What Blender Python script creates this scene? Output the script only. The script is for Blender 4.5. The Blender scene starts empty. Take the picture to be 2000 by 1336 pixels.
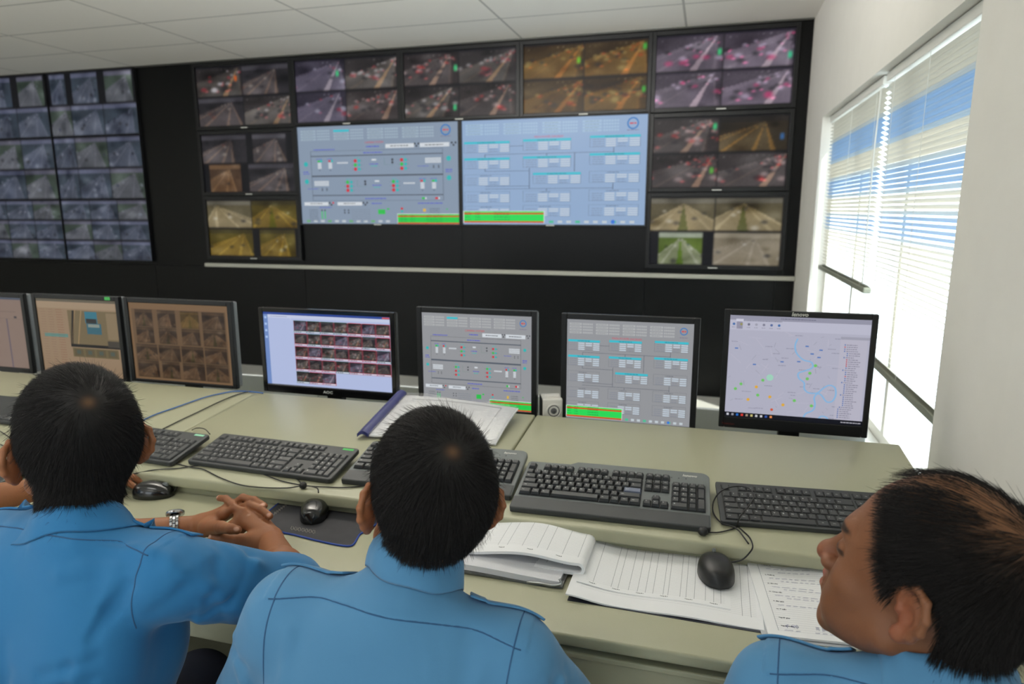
import bpy, bmesh, math, random
import numpy as np
from mathutils import Vector, Matrix

C = bpy.context.scene.collection
SC = bpy.context.scene
PI = math.pi
random.seed(7)

# ---------------------------------------------------------------- camera, light, exposure
FPX = 1333.0                                   # focal length in pixels of the 2000 px wide frame
YAW, PITCH, ROLL = .2771, .1915, -.0016
CAM = np.array([0., 0., 1.48])
def _cam_axes():
    cy, sy = math.cos(YAW), math.sin(YAW)
    f = np.array([-sy*math.cos(PITCH), cy*math.cos(PITCH), -math.sin(PITCH)])
    r = np.array([cy, sy, 0.]); u = np.cross(r, f)
    c, s = math.cos(ROLL), math.sin(ROLL)
    return np.array([c*r+s*u, -s*r+c*u, -f])
AX = _cam_axes()
cd = bpy.data.cameras.new('camera'); cam = bpy.data.objects.new('camera', cd); C.objects.link(cam)
m = Matrix.Identity(4)
for i in range(3):
    for j in range(3): m[i][j] = AX[j][i]
    m[i][3] = CAM[i]
cam.matrix_world = m
cd.sensor_width = 36; cd.lens = FPX/2000*36; cd.clip_start = .05
cd.dof.use_dof = True; cd.dof.focus_distance = 1.22; cd.dof.aperture_fstop = 5.0
SC.camera = cam
vs = SC.view_settings
vs.view_transform = 'Standard'; vs.look = 'None'; vs.gamma = 1; vs.use_curve_mapping = False
vs.exposure = 0.0

w = bpy.data.worlds.new('daylight'); SC.world = w; w.use_nodes = True
bg = w.node_tree.nodes['Background']; bg.inputs[0].default_value = (.86, .93, 1, 1); bg.inputs[1].default_value = 3.5

sun = bpy.data.lights.new('sun', 'SUN'); sun.energy = 7; sun.angle = R_ = .02; sun.color = (1, .95, .86)
so = bpy.data.objects.new('sun', sun); C.objects.link(so)
so.rotation_euler = Vector((-.50, .50, -.70)).to_track_quat('-Z', 'Y').to_euler()

LAMPS = [(-6.9, .2), (-4.4, .2), (-1.4, .1), (-6.9, -1.8), (-4.4, -1.8), (-1.4, -1.8)]   # ceiling luminaires, 1.2 x 0.6
LAMP_W = 8.5
ADDED_UPLIGHTS = [(-3.1, 2.3), (-1.9, 2.3), (-.75, 2.3)]      # unseen suspended uplights, added to brighten the far ceiling
UPLIGHT_W = (4.0, 54.0, 25.0)

# pixel of the photograph -> point of the room (used while measuring the room)
def ray(u, v): return np.array([(u-1000)/FPX, (668-v)/FPX, -1]) @ AX
def at_z(u, v, z): r = ray(u, v); return CAM + r*((z-CAM[2])/r[2])
def at_y(u, v, y): r = ray(u, v); return CAM + r*(y/r[1])
def at_d(u, v, d): return CAM + ray(u, v)*d           # d = distance along the viewing axis
TS = (.86-.81)/(1.96-1.35)                            # slope of the console's upper deck
def deck_z(y): return .81 + TS*(y-1.35)
def at_deck(u, v, off=0.):
    r = ray(u, v); t = (.81+off-TS*1.35-CAM[2])/(r[2]-TS*r[1]); return CAM + r*t

# ---------------------------------------------------------------- helpers
def lin(c):
    c = np.asarray(c, float)
    return np.where(c <= .04045, c/12.92, ((c+.055)/1.055)**2.4)
def rgb(r, g, b): return tuple(lin(np.array([r, g, b])/255.)) + (1.,)

def mat(name, col, rough=.5, metal=0., bump=0., bscale=200., vary=0., vscale=8., spec=.5, sheen=0., coat=0., attr=None, emit=0., sss=0., alpha=1.):
    mt = bpy.data.materials.new(name); mt.use_nodes = True
    nt = mt.node_tree; b = nt.nodes['Principled BSDF']; L = nt.links
    if len(col) == 3: col = rgb(*col)
    b.inputs['Base Color'].default_value = col
    b.inputs['Roughness'].default_value = rough; b.inputs['Metallic'].default_value = metal
    b.inputs['Specular IOR Level'].default_value = spec
    b.inputs['Coat Weight'].default_value = coat
    b.inputs['Sheen Weight'].default_value = sheen
    if sss: b.inputs['Subsurface Weight'].default_value = sss; b.inputs['Subsurface Radius'].default_value = (.012, .004, .002); b.inputs['Subsurface Scale'].default_value = 1.
    tc = nt.nodes.new('ShaderNodeTexCoord')
    src = None
    if attr:
        a = nt.nodes.new('ShaderNodeVertexColor'); a.layer_name = attr; src = a.outputs[0]
        if emit:
            b.inputs['Base Color'].default_value = (.01, .01, .012, 1)
            L.new(src, b.inputs['Emission Color']); b.inputs['Emission Strength'].default_value = emit
        else: L.new(src, b.inputs['Base Color'])
    if vary and not emit:
        n = nt.nodes.new('ShaderNodeTexNoise'); n.inputs['Scale'].default_value = vscale; n.inputs['Detail'].default_value = 5
        L.new(tc.outputs['Object'], n.inputs['Vector'])
        mr = nt.nodes.new('ShaderNodeMapRange'); mr.inputs['From Min'].default_value = .3; mr.inputs['From Max'].default_value = .7
        mr.inputs['To Min'].default_value = 1-vary; mr.inputs['To Max'].default_value = 1+vary
        L.new(n.outputs['Fac'], mr.inputs['Value'])
        mx = nt.nodes.new('ShaderNodeVectorMath'); mx.operation = 'SCALE'
        if src: L.new(src, mx.inputs[0])
        else: mx.inputs[0].default_value = col[:3]
        L.new(mr.outputs[0], mx.inputs['Scale']); L.new(mx.outputs[0], b.inputs['Base Color'])
    if bump:
        n2 = nt.nodes.new('ShaderNodeTexNoise'); n2.inputs['Scale'].default_value = bscale; n2.inputs['Detail'].default_value = 3
        L.new(tc.outputs['Object'], n2.inputs['Vector'])
        bp = nt.nodes.new('ShaderNodeBump'); bp.inputs['Strength'].default_value = bump; bp.inputs['Distance'].default_value = .001
        L.new(n2.outputs['Fac'], bp.inputs['Height']); L.new(bp.outputs[0], b.inputs['Normal'])
    return mt

class MB:
    """collects shapes, then links them as ONE mesh object"""
    def __init__(s): s.v = []; s.f = []; s.c = []
    def add(s, vs, fs, col=None):
        o = len(s.v); s.v += [tuple(float(q) for q in p) for p in vs]
        for f in fs: s.f.append([o+i for i in f]); s.c.append(col)
        return s
    def box(s, x0, x1, y0, y1, z0, z1, bev=0., seg=2, M=None, col=None):
        vs = [(x, y, z) for x in (x0, x1) for y in (y0, y1) for z in (z0, z1)]
        fs = [(0, 1, 3, 2), (4, 6, 7, 5), (0, 4, 5, 1), (2, 3, 7, 6), (0, 2, 6, 4), (1, 5, 7, 3)]
        if bev:
            bm = bmesh.new(); q = [bm.verts.new(p) for p in vs]
            for f in fs: bm.faces.new([q[i] for i in f])
            bmesh.ops.bevel(bm, geom=bm.edges[:], offset=bev, segments=seg, profile=.5, affect='EDGES', clamp_overlap=True)
            bm.verts.index_update(); vs = [tuple(v.co) for v in bm.verts]; fs = [[v.index for v in f.verts] for f in bm.faces]; bm.free()
        if M is not None: vs = [tuple(M @ Vector(p)) for p in vs]
        return s.add(vs, fs, col)
    def quad(s, a, b, c, d, col=None): return s.add([a, b, c, d], [(0, 1, 2, 3)], col)
    def tube(s, pts, r, n=8, cap=True, col=None):
        P = [Vector(p) for p in pts]; rs = r if hasattr(r, '__len__') else [r]*len(P)
        t0 = (P[1]-P[0]).normalized(); up = Vector((0, 0, 1)) if abs(t0.z) < .9 else Vector((1, 0, 0))
        a = t0.cross(up).normalized(); vs = []; fs = []
        for i, p in enumerate(P):
            t = (P[min(i+1, len(P)-1)]-P[max(i-1, 0)]).normalized()
            a = (a-t*a.dot(t)).normalized(); b = t.cross(a)
            for k in range(n):
                an = 2*PI*k/n; vs.append(p+(a*math.cos(an)+b*math.sin(an))*rs[i])
        for i in range(len(P)-1):
            for k in range(n):
                k2 = (k+1) % n; fs.append((i*n+k, i*n+k2, (i+1)*n+k2, (i+1)*n+k))
        if cap: fs += [tuple(range(n))[::-1], tuple((len(P)-1)*n+k for k in range(n))]
        return s.add(vs, fs, col)
    def lathe(s, prof, o=(0, 0, 0), n=24, M=None, col=None):
        vs = []; fs = []
        for r, z in prof:
            for k in range(n): an = 2*PI*k/n; vs.append((o[0]+r*math.cos(an), o[1]+r*math.sin(an), o[2]+z))
        for i in range(len(prof)-1):
            for k in range(n): k2 = (k+1) % n; fs.append((i*n+k, i*n+k2, (i+1)*n+k2, (i+1)*n+k))
        fs += [tuple(range(n))[::-1], tuple((len(prof)-1)*n+k for k in range(n))]
        if M is not None: vs = [tuple(M @ Vector(p)) for p in vs]
        return s.add(vs, fs, col)
    def prism(s, outline, z0, z1, M=None, col=None):
        n = len(outline); vs = [(x, y, z0) for x, y in outline]+[(x, y, z1) for x, y in outline]
        fs = [tuple(range(n))[::-1], tuple(range(n, 2*n))]+[(k, (k+1) % n, n+(k+1) % n, n+k) for k in range(n)]
        if M is not None: vs = [tuple(M @ Vector(p)) for p in vs]
        return s.add(vs, fs, col)
    def grid(s, fn, nu, nv, col=None, th=0.):
        """surface fn(u,v); th gives it thickness along -z"""
        vs = [fn(i/nu, j/nv) for j in range(nv+1) for i in range(nu+1)]
        fs = [(j*(nu+1)+i, j*(nu+1)+i+1, (j+1)*(nu+1)+i+1, (j+1)*(nu+1)+i) for j in range(nv) for i in range(nu)]
        if th:
            N = len(vs); vs = vs+[(p[0], p[1], p[2]-th) for p in vs]
            fs = fs+[tuple(N+i for i in f[::-1]) for f in fs]
            ring = [i for i in range(nu+1)]+[(j)*(nu+1)+nu for j in range(1, nv+1)]+[nv*(nu+1)+i for i in range(nu-1, -1, -1)]+[j*(nu+1) for j in range(nv-1, 0, -1)]
            for a, b in zip(ring, ring[1:]+ring[:1]): fs.append((a, N+a, N+b, b))
        return s.add(vs, fs, col)
    def build(s, name, mtl, parent=None, smooth=False, M=None, angle=None):
        me = bpy.data.meshes.new(name); me.from_pydata(s.v, [], s.f)
        if any(c is not None for c in s.c):
            at = me.color_attributes.new('Col', 'FLOAT_COLOR', 'CORNER')
            cols = []
            for f, c in zip(s.f, s.c): cols += list(c or (0, 0, 0, 1))*len(f)
            at.data.foreach_set('color', cols)
        if smooth: me.shade_smooth() if angle is None else me.shade_smooth()
        if angle is not None: me.set_sharp_from_angle(angle=angle)
        me.update()
        return link(name, me, mtl, parent, M)

def link(name, me, mtl, parent=None, M=None):
    o = bpy.data.objects.new(name, me); C.objects.link(o)
    if mtl is not None and not me.materials: me.materials.append(mtl)
    if parent is not None: o.parent = parent
    if M is not None: o.matrix_basis = M
    return o

def thing(name, label, cat, loc=(0, 0, 0), rotz=0., group=None, M=None):
    o = bpy.data.objects.new(name, None); C.objects.link(o)
    if M is not None: o.matrix_basis = M
    else: o.location = loc; o.rotation_euler = (0, 0, rotz)
    o.empty_display_size = .05
    return tag(o, label, cat, group)
def tag(o, label, cat, group=None):
    o['label'] = label; o['category'] = cat
    if group: o['group'] = group
    return o
def struct(name, mb, m, parent=None):
    o = mb.build(name, m, parent)
    if parent is None: o['kind'] = 'structure'
    return o
def copy_tree(o, parent=None):
    c = o.copy(); C.objects.link(c)
    if parent is not None: c.parent = parent
    for ch in [x for x in o.children]: copy_tree(ch, c)
    return c
_tx = {}
def text_mesh(txt, size, name='lettering', ext=.0002, bold=False, shear=0., sx=1.):
    """lettering as a mesh in the XY plane, centred"""
    key = (txt, size, bold, ext, shear, sx)
    if key in _tx: return _tx[key]
    cu = bpy.data.curves.new('lettering', 'FONT'); cu.body = txt; cu.size = size; cu.align_x = 'CENTER'; cu.align_y = 'CENTER'
    cu.extrude = ext; cu.resolution_u = 2; cu.shear = shear
    if bold: cu.offset = size*.022
    o = bpy.data.objects.new('lettering', cu); C.objects.link(o)
    bpy.context.view_layer.update()
    me = bpy.data.meshes.new_from_object(o.evaluated_get(bpy.context.evaluated_depsgraph_get()))
    bpy.data.objects.remove(o); bpy.data.curves.remove(cu)
    me.name = name
    if sx != 1.:
        for v in me.vertices: v.co.x *= sx
    _tx[key] = me
    return me
def add_text(mb, txt, size, fn, **k):
    """lettering bent onto a surface: fn(x, y, z) -> point"""
    me = text_mesh(txt, size, **k)
    mb.add([fn(*v.co) for v in me.vertices], [list(p.vertices) for p in me.polygons])

# ---------------------------------------------------------------- materials
M_wall = mat('white_wall_paint', (232, 230, 223), .85, bump=.15, bscale=90, vary=.015)
M_ceil = bpy.data.materials.new('ceiling_tiles')
M_blackwall = mat('black_panel_laminate', (6, 7, 8), .33, vary=.12, vscale=3, spec=.22)
M_bezel = mat('black_plastic_bezel', (18, 19, 21), .38, bump=.1, bscale=900, spec=.35)
M_bezelg = mat('glossy_black_plastic', (12, 12, 14), .12)
M_silver = mat('grey_plastic_casing', (112, 116, 120), .4)
M_desk = mat('khaki_powder_coated_metal', (164, 164, 138), .34, bump=.22, bscale=700, vary=.012, vscale=5)
M_gapshade = mat('dark_gap', (22, 24, 22), .8)
M_backp = mat('pale_grey_metal', (232, 238, 240), .5)
M_ledge = mat('pale_metal_ledge', (176, 176, 165), .35)
M_screen = mat('lit_screen', (5, 5, 6), .3, attr='Col', emit=.93, spec=.12)
M_screend = mat('dim_lit_screen', (5, 5, 6), .3, attr='Col', emit=.66, spec=.2)
M_white = mat('white_frame_paint', (232, 232, 226), .5)
M_floor = mat('pale_floor_tile', (214, 214, 208), .3, vary=.03)
M_key = mat('black_keycap', (50, 52, 54), .42, bump=.1, bscale=1500)
M_keyblue = mat('slate_blue_keycap', (98, 106, 126), .45)
M_kb = mat('charcoal_keyboard_plastic', (52, 55, 57), .5, bump=.15, bscale=1500)
M_kbg = mat('grey_keyboard_plastic', (96, 102, 102), .45, bump=.15, bscale=1500)
M_print = mat('white_print', (215, 218, 216), .6)
M_printg = mat('pale_logo_print', (205, 205, 198), .4)
M_red = mat('red_logo_print', (120, 22, 24), .5)
M_green = mat('green_sticker', (70, 180, 88), .6)
M_mint = mat('mint_sticker', (150, 215, 180), .6)
M_mouse = mat('glossy_mouse_plastic', (16, 17, 18), .22, coat=.3)
M_mousem = mat('satin_mouse_plastic', (22, 23, 24), .42)
M_cable = mat('black_cable_rubber', (24, 24, 25), .5)
M_bcable = mat('blue_cable_rubber', (40, 92, 160), .45)
M_alu = mat('aluminium', (170, 172, 172), .3, metal=1)
M_lamp = mat('lamp_housing', (230, 230, 228), .5)
M_cone = mat('speaker_cone', (90, 90, 92), .6)
M_offw = mat('off_white_plastic', (225, 222, 214), .4)
# ---------------------------------------------------------------- room shell
XR, YW, ZC = .645, 5.56, 2.80
XL, YB = -9.6, -3.2
nt = None
def ceiling_material(mt):
    mt.use_nodes = True; nt = mt.node_tree; b = nt.nodes['Principled BSDF']; L = nt.links
    b.inputs['Roughness'].default_value = .9
    tc = nt.nodes.new('ShaderNodeTexCoord'); sp = nt.nodes.new('ShaderNodeSeparateXYZ'); L.new(tc.outputs['Object'], sp.inputs[0])
    def line(out, off, pitch, half):
        a = nt.nodes.new('ShaderNodeMath'); a.operation = 'ADD'; a.inputs[1].default_value = -off+pitch*40+pitch/2; L.new(out, a.inputs[0])
        f = nt.nodes.new('ShaderNodeMath'); f.operation = 'MODULO'; f.inputs[1].default_value = pitch; L.new(a.outputs[0], f.inputs[0])
        d = nt.nodes.new('ShaderNodeMath'); d.operation = 'SUBTRACT'; d.inputs[1].default_value = pitch/2; L.new(f.outputs[0], d.inputs[0])
        ab = nt.nodes.new('ShaderNodeMath'); ab.operation = 'ABSOLUTE'; L.new(d.outputs[0], ab.inputs[0])
        lt = nt.nodes.new('ShaderNodeMath'); lt.operation = 'LESS_THAN'; lt.inputs[1].default_value = half; L.new(ab.outputs[0], lt.inputs[0])
        return lt.outputs[0]
    a = line(sp.outputs[0], -1.486, 1.255, .008); c = line(sp.outputs[1], 4.33, .60, .008)
    mx = nt.nodes.new('ShaderNodeMath'); mx.operation = 'MAXIMUM'; L.new(a, mx.inputs[0]); L.new(c, mx.inputs[1])
    mixc = nt.nodes.new('ShaderNodeMix'); mixc.data_type = 'RGBA'
    mixc.inputs[6].default_value = rgb(240, 237, 230); mixc.inputs[7].default_value = rgb(186, 184, 178)
    L.new(mx.outputs[0], mixc.inputs[0]); L.new(mixc.outputs[2], b.inputs['Base Color'])
    n = nt.nodes.new('ShaderNodeTexNoise'); n.inputs['Scale'].default_value = 60; n.inputs['Detail'].default_value = 6; L.new(tc.outputs['Object'], n.inputs['Vector'])
    s = nt.nodes.new('ShaderNodeMath'); s.operation = 'MULTIPLY_ADD'; s.inputs[1].default_value = -1.5; L.new(mx.outputs[0], s.inputs[0]); L.new(n.outputs['Fac'], s.inputs[2])
    bp = nt.nodes.new('ShaderNodeBump'); bp.inputs['Strength'].default_value = .25; bp.inputs['Distance'].default_value = .003
    L.new(s.outputs[0], bp.inputs['Height']); L.new(bp.outputs[0], b.inputs['Normal'])
ceiling_material(M_ceil)
struct('floor', MB().box(XL-.1, XR+.3, YB-.1, YW+.1, -.06, 0), M_floor)
struct('ceiling', MB().box(XL-.1, XR+.3, YB-.1, YW+.1, ZC, ZC+.06), M_ceil)
struct('wall_left', MB().box(XL-.1, XL, YB, YW, 0, ZC), M_wall)
FW = [(-8.6, -6.4), (-5.6, -3.4), (-2.6, -.4)]          # unseen openings behind the photographer, added so daylight lifts the ceiling
wf = MB(); wf.box(XL, XR+.2, YB-.2, YB, 0, .9); wf.box(XL, XR+.2, YB-.2, YB, 2.3, ZC); q_ = XL
for a, b_ in FW: wf.box(q_, a, YB-.2, YB, .9, 2.3); q_ = b_
wf.box(q_, XR+.2, YB-.2, YB, .9, 2.3)
struct('wall_front', wf, M_wall)
for i, (a, b_) in enumerate(FW):
    f_ = MB()
    for c in ((a, b_, .9, .95), (a, b_, 2.25, 2.3), (a, a+.05, .95, 2.25), (b_-.05, b_, .95, 2.25), ((a+b_)/2-.025, (a+b_)/2+.025, .95, 2.25)): f_.box(c[0], c[1], YB-.14, YB-.09, c[2], c[3], .004)
    struct('window_%d' % (3+i), f_, M_white)  # frames of the added, unseen daylight windows
WY0, WY1, WZ0, WZ1 = 2.13, 4.77, .52, 2.04          # window opening
VY0, VY1 = -1.9, -.2                                # second opening, behind the photographer
X2 = XR+.20
wr = MB()
wr.box(XR, X2, WY1, YW, 0, ZC); wr.box(XR, X2, VY1, WY0, 0, ZC); wr.box(XR, X2, YB, VY0, 0, ZC)
for a, b_ in ((WY0, WY1), (VY0, VY1)): wr.box(XR, X2, a, b_, 0, WZ0); wr.box(XR, X2, a, b_, WZ1, ZC)
wr.box(XR-.012, XR, -.2, 1.66, 0, ZC)
struct('wall_right', wr, M_wall)
# back wall: black cladding panels with fine joints
bw = MB(); js = [XL, -7.4, -5.24, -4.60, -3.56, -2.015, -.47, .562, XR]
for a, b_ in zip(js[:-1], js[1:]):
    bw.box(a+.0015, b_-.0015, YW-.02, YW+.05, .985, ZC)
for a, b_ in zip([XL, -7.4, -5.24, -3.56, -2.015, -.47, .505], [-7.4, -5.24, -3.56, -2.015, -.47, .505, XR]):
    bw.box(a+.002, b_-.002, YW-.02, YW+.05, 0, .95)
bw.box(XL, XR, YW+.0, YW+.1, 0, ZC)
struct('wall_back', bw, M_blackwall)
tl = MB(); tl.box(-4.62, XR-.002, YW-.062, YW-.02, .950, .984, .004)
struct('trim_1', tl, M_ledge)
tb = MB(); tb.box(-9.6, XR-.002, YW-.045, YW-.02, ZC-.012, ZC, .002)
struct('trim_2', tb, mat('dark_ceiling_edge', (70, 70, 66), .5))

def window(n, y0, y1, blinds):
    xo = XR+.085
    fr = MB()
    for a, b_ in ((WZ0, WZ0+.05), (WZ1-.05, WZ1)): fr.box(xo, xo+.05, y0, y1, a, b_, .004)
    k = 3 if blinds else 2
    for i in range(k+1):
        yy = y0 + (y1-y0)*i/k; yy = min(max(yy, y0+.022), y1-.022)
        fr.box(xo, xo+.05, yy-.022, yy+.022, WZ0+.05, WZ1-.05, .004)
    o = struct('window_%d' % n, fr, M_white)
    g = MB().box(xo+.022, xo+.028, y0+.01, y1-.01, WZ0+.01, WZ1-.01)
    gm = bpy.data.materials.new('window_glass'); gm.use_nodes = True; t = gm.node_tree; t.nodes.clear()
    out = t.nodes.new('ShaderNodeOutputMaterial'); mx = t.nodes.new('ShaderNodeMixShader'); tr = t.nodes.new('ShaderNodeBsdfTransparent'); gl = t.nodes.new('ShaderNodeBsdfGlossy')
    tr.inputs[0].default_value = (.93, .96, .95, 1); gl.inputs['Roughness'].default_value = .02; mx.inputs[0].default_value = .06
    t.links.new(tr.outputs[0], mx.inputs[1]); t.links.new(gl.outputs[0], mx.inputs[2]); t.links.new(mx.outputs[0], out.inputs[0])
    struct('glass', g, gm, o)
    sill = MB().box(XR-.02, xo, y0, y1, WZ0-.02, WZ0+.004, .004)
    struct('window_sill', sill, M_white, o)
    return o
window(1, WY0, WY1, True); window(2, VY0, VY1, False)

BANDS = [(2.2, 1.871, 0), (1.871, 1.751, 1), (1.751, 1.65, 0), (1.65, 1.54, 1), (1.54, 1.447, 0), (1.447, 1.351, 1), (1.351, 1.25, 0), (1.25, .5, 0)]
M_slat = mat('blind_slat_enamel', (200, 200, 190), .35, attr='Col')
def blind(y0, y1, zb, label):
    x = .700
    t = thing('venetian_blind', label, 'blind', (x, (y0+y1)/2, zb), 0)
    inv = Matrix.Translation((-x, -(y0+y1)/2, -zb))
    def put(mb, nm, mtl, sm=False):
        return mb.build(nm, mtl, t, M=inv)
    put(MB().box(x-.018, x+.018, y0, y1, 2.0, 2.036, .003), 'headrail', M_white)
    sl = MB(); z = zb+.03; ang = math.radians(-34)
    cr, bl = rgb(206, 201, 188), rgb(140, 172, 204)
    while z < 1.995:
        c = next((q[2] for q in BANDS if q[1] <= z < q[0]), 0)
        pts = [];
        for k in range(4):
            s = (k/3-.5)*.025; bow = .0018*(1-(2*k/3-1)**2)
            pts.append((x+s*math.cos(ang)-bow*math.sin(ang), z+s*math.sin(ang)+bow*math.cos(ang)))
        vs_ = [(px, yy, pz) for yy in (y0+.006, y1-.006) for px, pz in pts]+[(px, yy, pz-.0005) for yy in (y0+.006, y1-.006) for px, pz in pts]
        sl.add(vs_, [(k, k+1, 5+k, 4+k) for k in range(3)]+[(8+k, 12+k, 13+k, 9+k) for k in range(3)]+[(0, 4, 12, 8), (3, 11, 15, 7)], bl if c else cr)
        z += .0205
    put(sl, 'slats', M_slat)
    put(MB().box(x-.018, x+.018, y0+.004, y1-.004, zb-.006, zb+.022, .006), 'bottom_rail', mat('blind_rail_grey', (128, 132, 120), .4))
    for yy in (y0+.12, (y0+y1)/2, y1-.12):
        ld = MB()
        for dx in (-.012, .012): ld.tube([(x+dx, yy, zb+.01), (x+dx, yy, 2.0)], .0009, 5)
        put(ld, 'ladder_cord', M_white)
    return t
blind(3.37, 4.73, 1.112, 'cream and blue venetian blind on the far half of the window, pulled up higher')
bn = blind(2.14, 3.31, .842, 'cream and blue venetian blind on the near half of the window, hanging lower')
cw = MB().tube([(.683, 3.40, 1.99), (.680, 3.41, 1.7), (.682, 3.40, 1.15)], .0035, 6)
o = cw.build('tilt_wand', M_white, bn, smooth=True, M=Matrix.Translation((-.7, -(2.14+3.31)/2, -.842)))

for i, (x, y) in enumerate(LAMPS):
    t = thing('ceiling_light', 'recessed white ceiling light, %s row, %s' % (['front', 'rear'][i//3], ['nearest the left wall', 'middle of its row', 'nearest the right wall'][i % 3]), 'ceiling light', (x, y, ZC), 0, 'recessed ceiling lights')
    fr = MB()
    for a in ((-.62, -.58, -.3, .3), (.58, .62, -.3, .3), (-.58, .58, -.3, -.26), (-.58, .58, .26, .3)): fr.box(a[0], a[1], a[2], a[3], -.012, 0)
    fr.build('frame', M_lamp, t)
    la = bpy.data.lights.new('lamp_light', 'AREA'); la.shape = 'RECTANGLE'; la.size = 1.15; la.size_y = .5; la.energy = LAMP_W; la.color = (1, .97, .91)
    lo = bpy.data.objects.new('lamp_light', la); C.objects.link(lo); lo.location = (x, y, ZC-.015)
    dm = mat('lamp_diffuser', (240, 240, 235), .6) if i == 0 else bpy.data.materials['lamp_diffuser']
    dm.node_tree.nodes['Principled BSDF'].inputs['Emission Color'].default_value = (1, .97, .91, 1); dm.node_tree.nodes['Principled BSDF'].inputs['Emission Strength'].default_value = 2
    MB().box(-.58, .58, -.26, .26, -.008, -.002).build('diffuser', dm, t)

for i, (x, y) in enumerate(ADDED_UPLIGHTS):
    t = thing('pendant_lamp', ['white suspended linear lamp, leftmost of the three over the desks', 'white suspended linear lamp over the middle man', 'white suspended linear lamp nearest the window wall'][i], 'lamp', (x, y, ZC), 0, 'suspended linear lamps')
    MB().box(-.55, .55, -.06, .06, -.335, -.305, .008).build('housing', M_lamp, t)
    for s in (-1, 1): MB().tube([(s*.45, 0, -.306), (s*.45, 0, 0)], .002, 6).build('suspension_wire', M_alu, t)
    for up, en in ((1, UPLIGHT_W[i]),):
        la = bpy.data.lights.new('lamp_light', 'AREA'); la.shape = 'RECTANGLE'; la.size = 1.05; la.size_y = .1; la.energy = en; la.color = (1, .97, .92)
        lo = bpy.data.objects.new('lamp_light', la); C.objects.link(lo); lo.location = (x, y+.03, ZC-.25); lo.rotation_euler = (PI-.6, .25 if i == 2 else 0, 0)

# ---------------------------------------------------------------- pictures on the screens
RNG = np.random.RandomState(11)
STY = {   # sky, ground, road, lane, tint lights
 'night':  dict(sky=(38, 36, 44), gr=(48, 44, 44), road=(92, 88, 84), lane=(150, 120, 90), cars=34, glow=.8, head=(200, 196, 200), tail=(190, 50, 60)),
 'nightr': dict(sky=(34, 30, 34), gr=(44, 38, 38), road=(80, 74, 74), lane=(160, 130, 110), cars=44, glow=.9, head=(196, 170, 170), tail=(210, 50, 50)),
 'orange': dict(sky=(52, 34, 14), gr=(66, 48, 18), road=(112, 84, 36), lane=(160, 104, 44), cars=38, glow=.7, head=(170, 150, 90), tail=(200, 64, 20)),
 'purple': dict(sky=(58, 48, 76), gr=(70, 62, 74), road=(116, 106, 120), lane=(190, 170, 180), cars=34, glow=1., head=(220, 200, 230), tail=(225, 60, 120)),
 'dim':    dict(sky=(62, 60, 66), gr=(40, 38, 42), road=(88, 80, 80), lane=(150, 120, 96), cars=8, glow=.5, head=(170, 160, 150), tail=(110, 60, 50)),
 'lane':   dict(sky=(30, 26, 22), gr=(48, 40, 26), road=(96, 80, 52), lane=(200, 140, 50), cars=3, glow=.4, head=(200, 190, 160), tail=(120, 60, 40)),
 'tan':    dict(sky=(100, 96, 84), gr=(96, 88, 64), road=(156, 140, 106), lane=(196, 182, 146), cars=9, glow=.1, head=(220, 215, 200), tail=(70, 66, 66)),
 'green':  dict(sky=(150, 158, 140), gr=(92, 112, 44), road=(140, 140, 128), lane=(200, 200, 190), cars=8, glow=.1, head=(230, 230, 225), tail=(50, 70, 100)),
 'pale':   dict(sky=(142, 134, 116), gr=(138, 128, 108), road=(150, 140, 122), lane=(180, 172, 158), cars=7, glow=.1, head=(215, 215, 210), tail=(90, 90, 90)),
 'yellow': dict(sky=(56, 50, 22), gr=(84, 72, 20), road=(124, 98, 40), lane=(176, 146, 56), cars=8, glow=.2, head=(190, 190, 160), tail=(60, 54, 40)),
 'blue':   dict(sky=(86, 90, 110), gr=(56, 66, 78), road=(84, 88, 104), lane=(106, 110, 124), cars=9, glow=.1, head=(150, 156, 172), tail=(40, 44, 60)),
 'bluey':  dict(sky=(82, 82, 96), gr=(62, 74, 66), road=(96, 94, 108), lane=(110, 110, 122), cars=9, glow=.1, head=(140, 146, 160), tail=(48, 52, 76)),
 'brown':  dict(sky=(96, 72, 50), gr=(72, 52, 36), road=(122, 92, 64), lane=(160, 126, 90), cars=5, glow=.1, head=(170, 140, 110), tail=(50, 38, 30)),
 'violet': dict(sky=(60, 54, 80), gr=(52, 48, 62), road=(104, 98, 116), lane=(160, 150, 160), cars=22, glow=.7, head=(190, 190, 210), tail=(190, 50, 70)),
}
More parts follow.
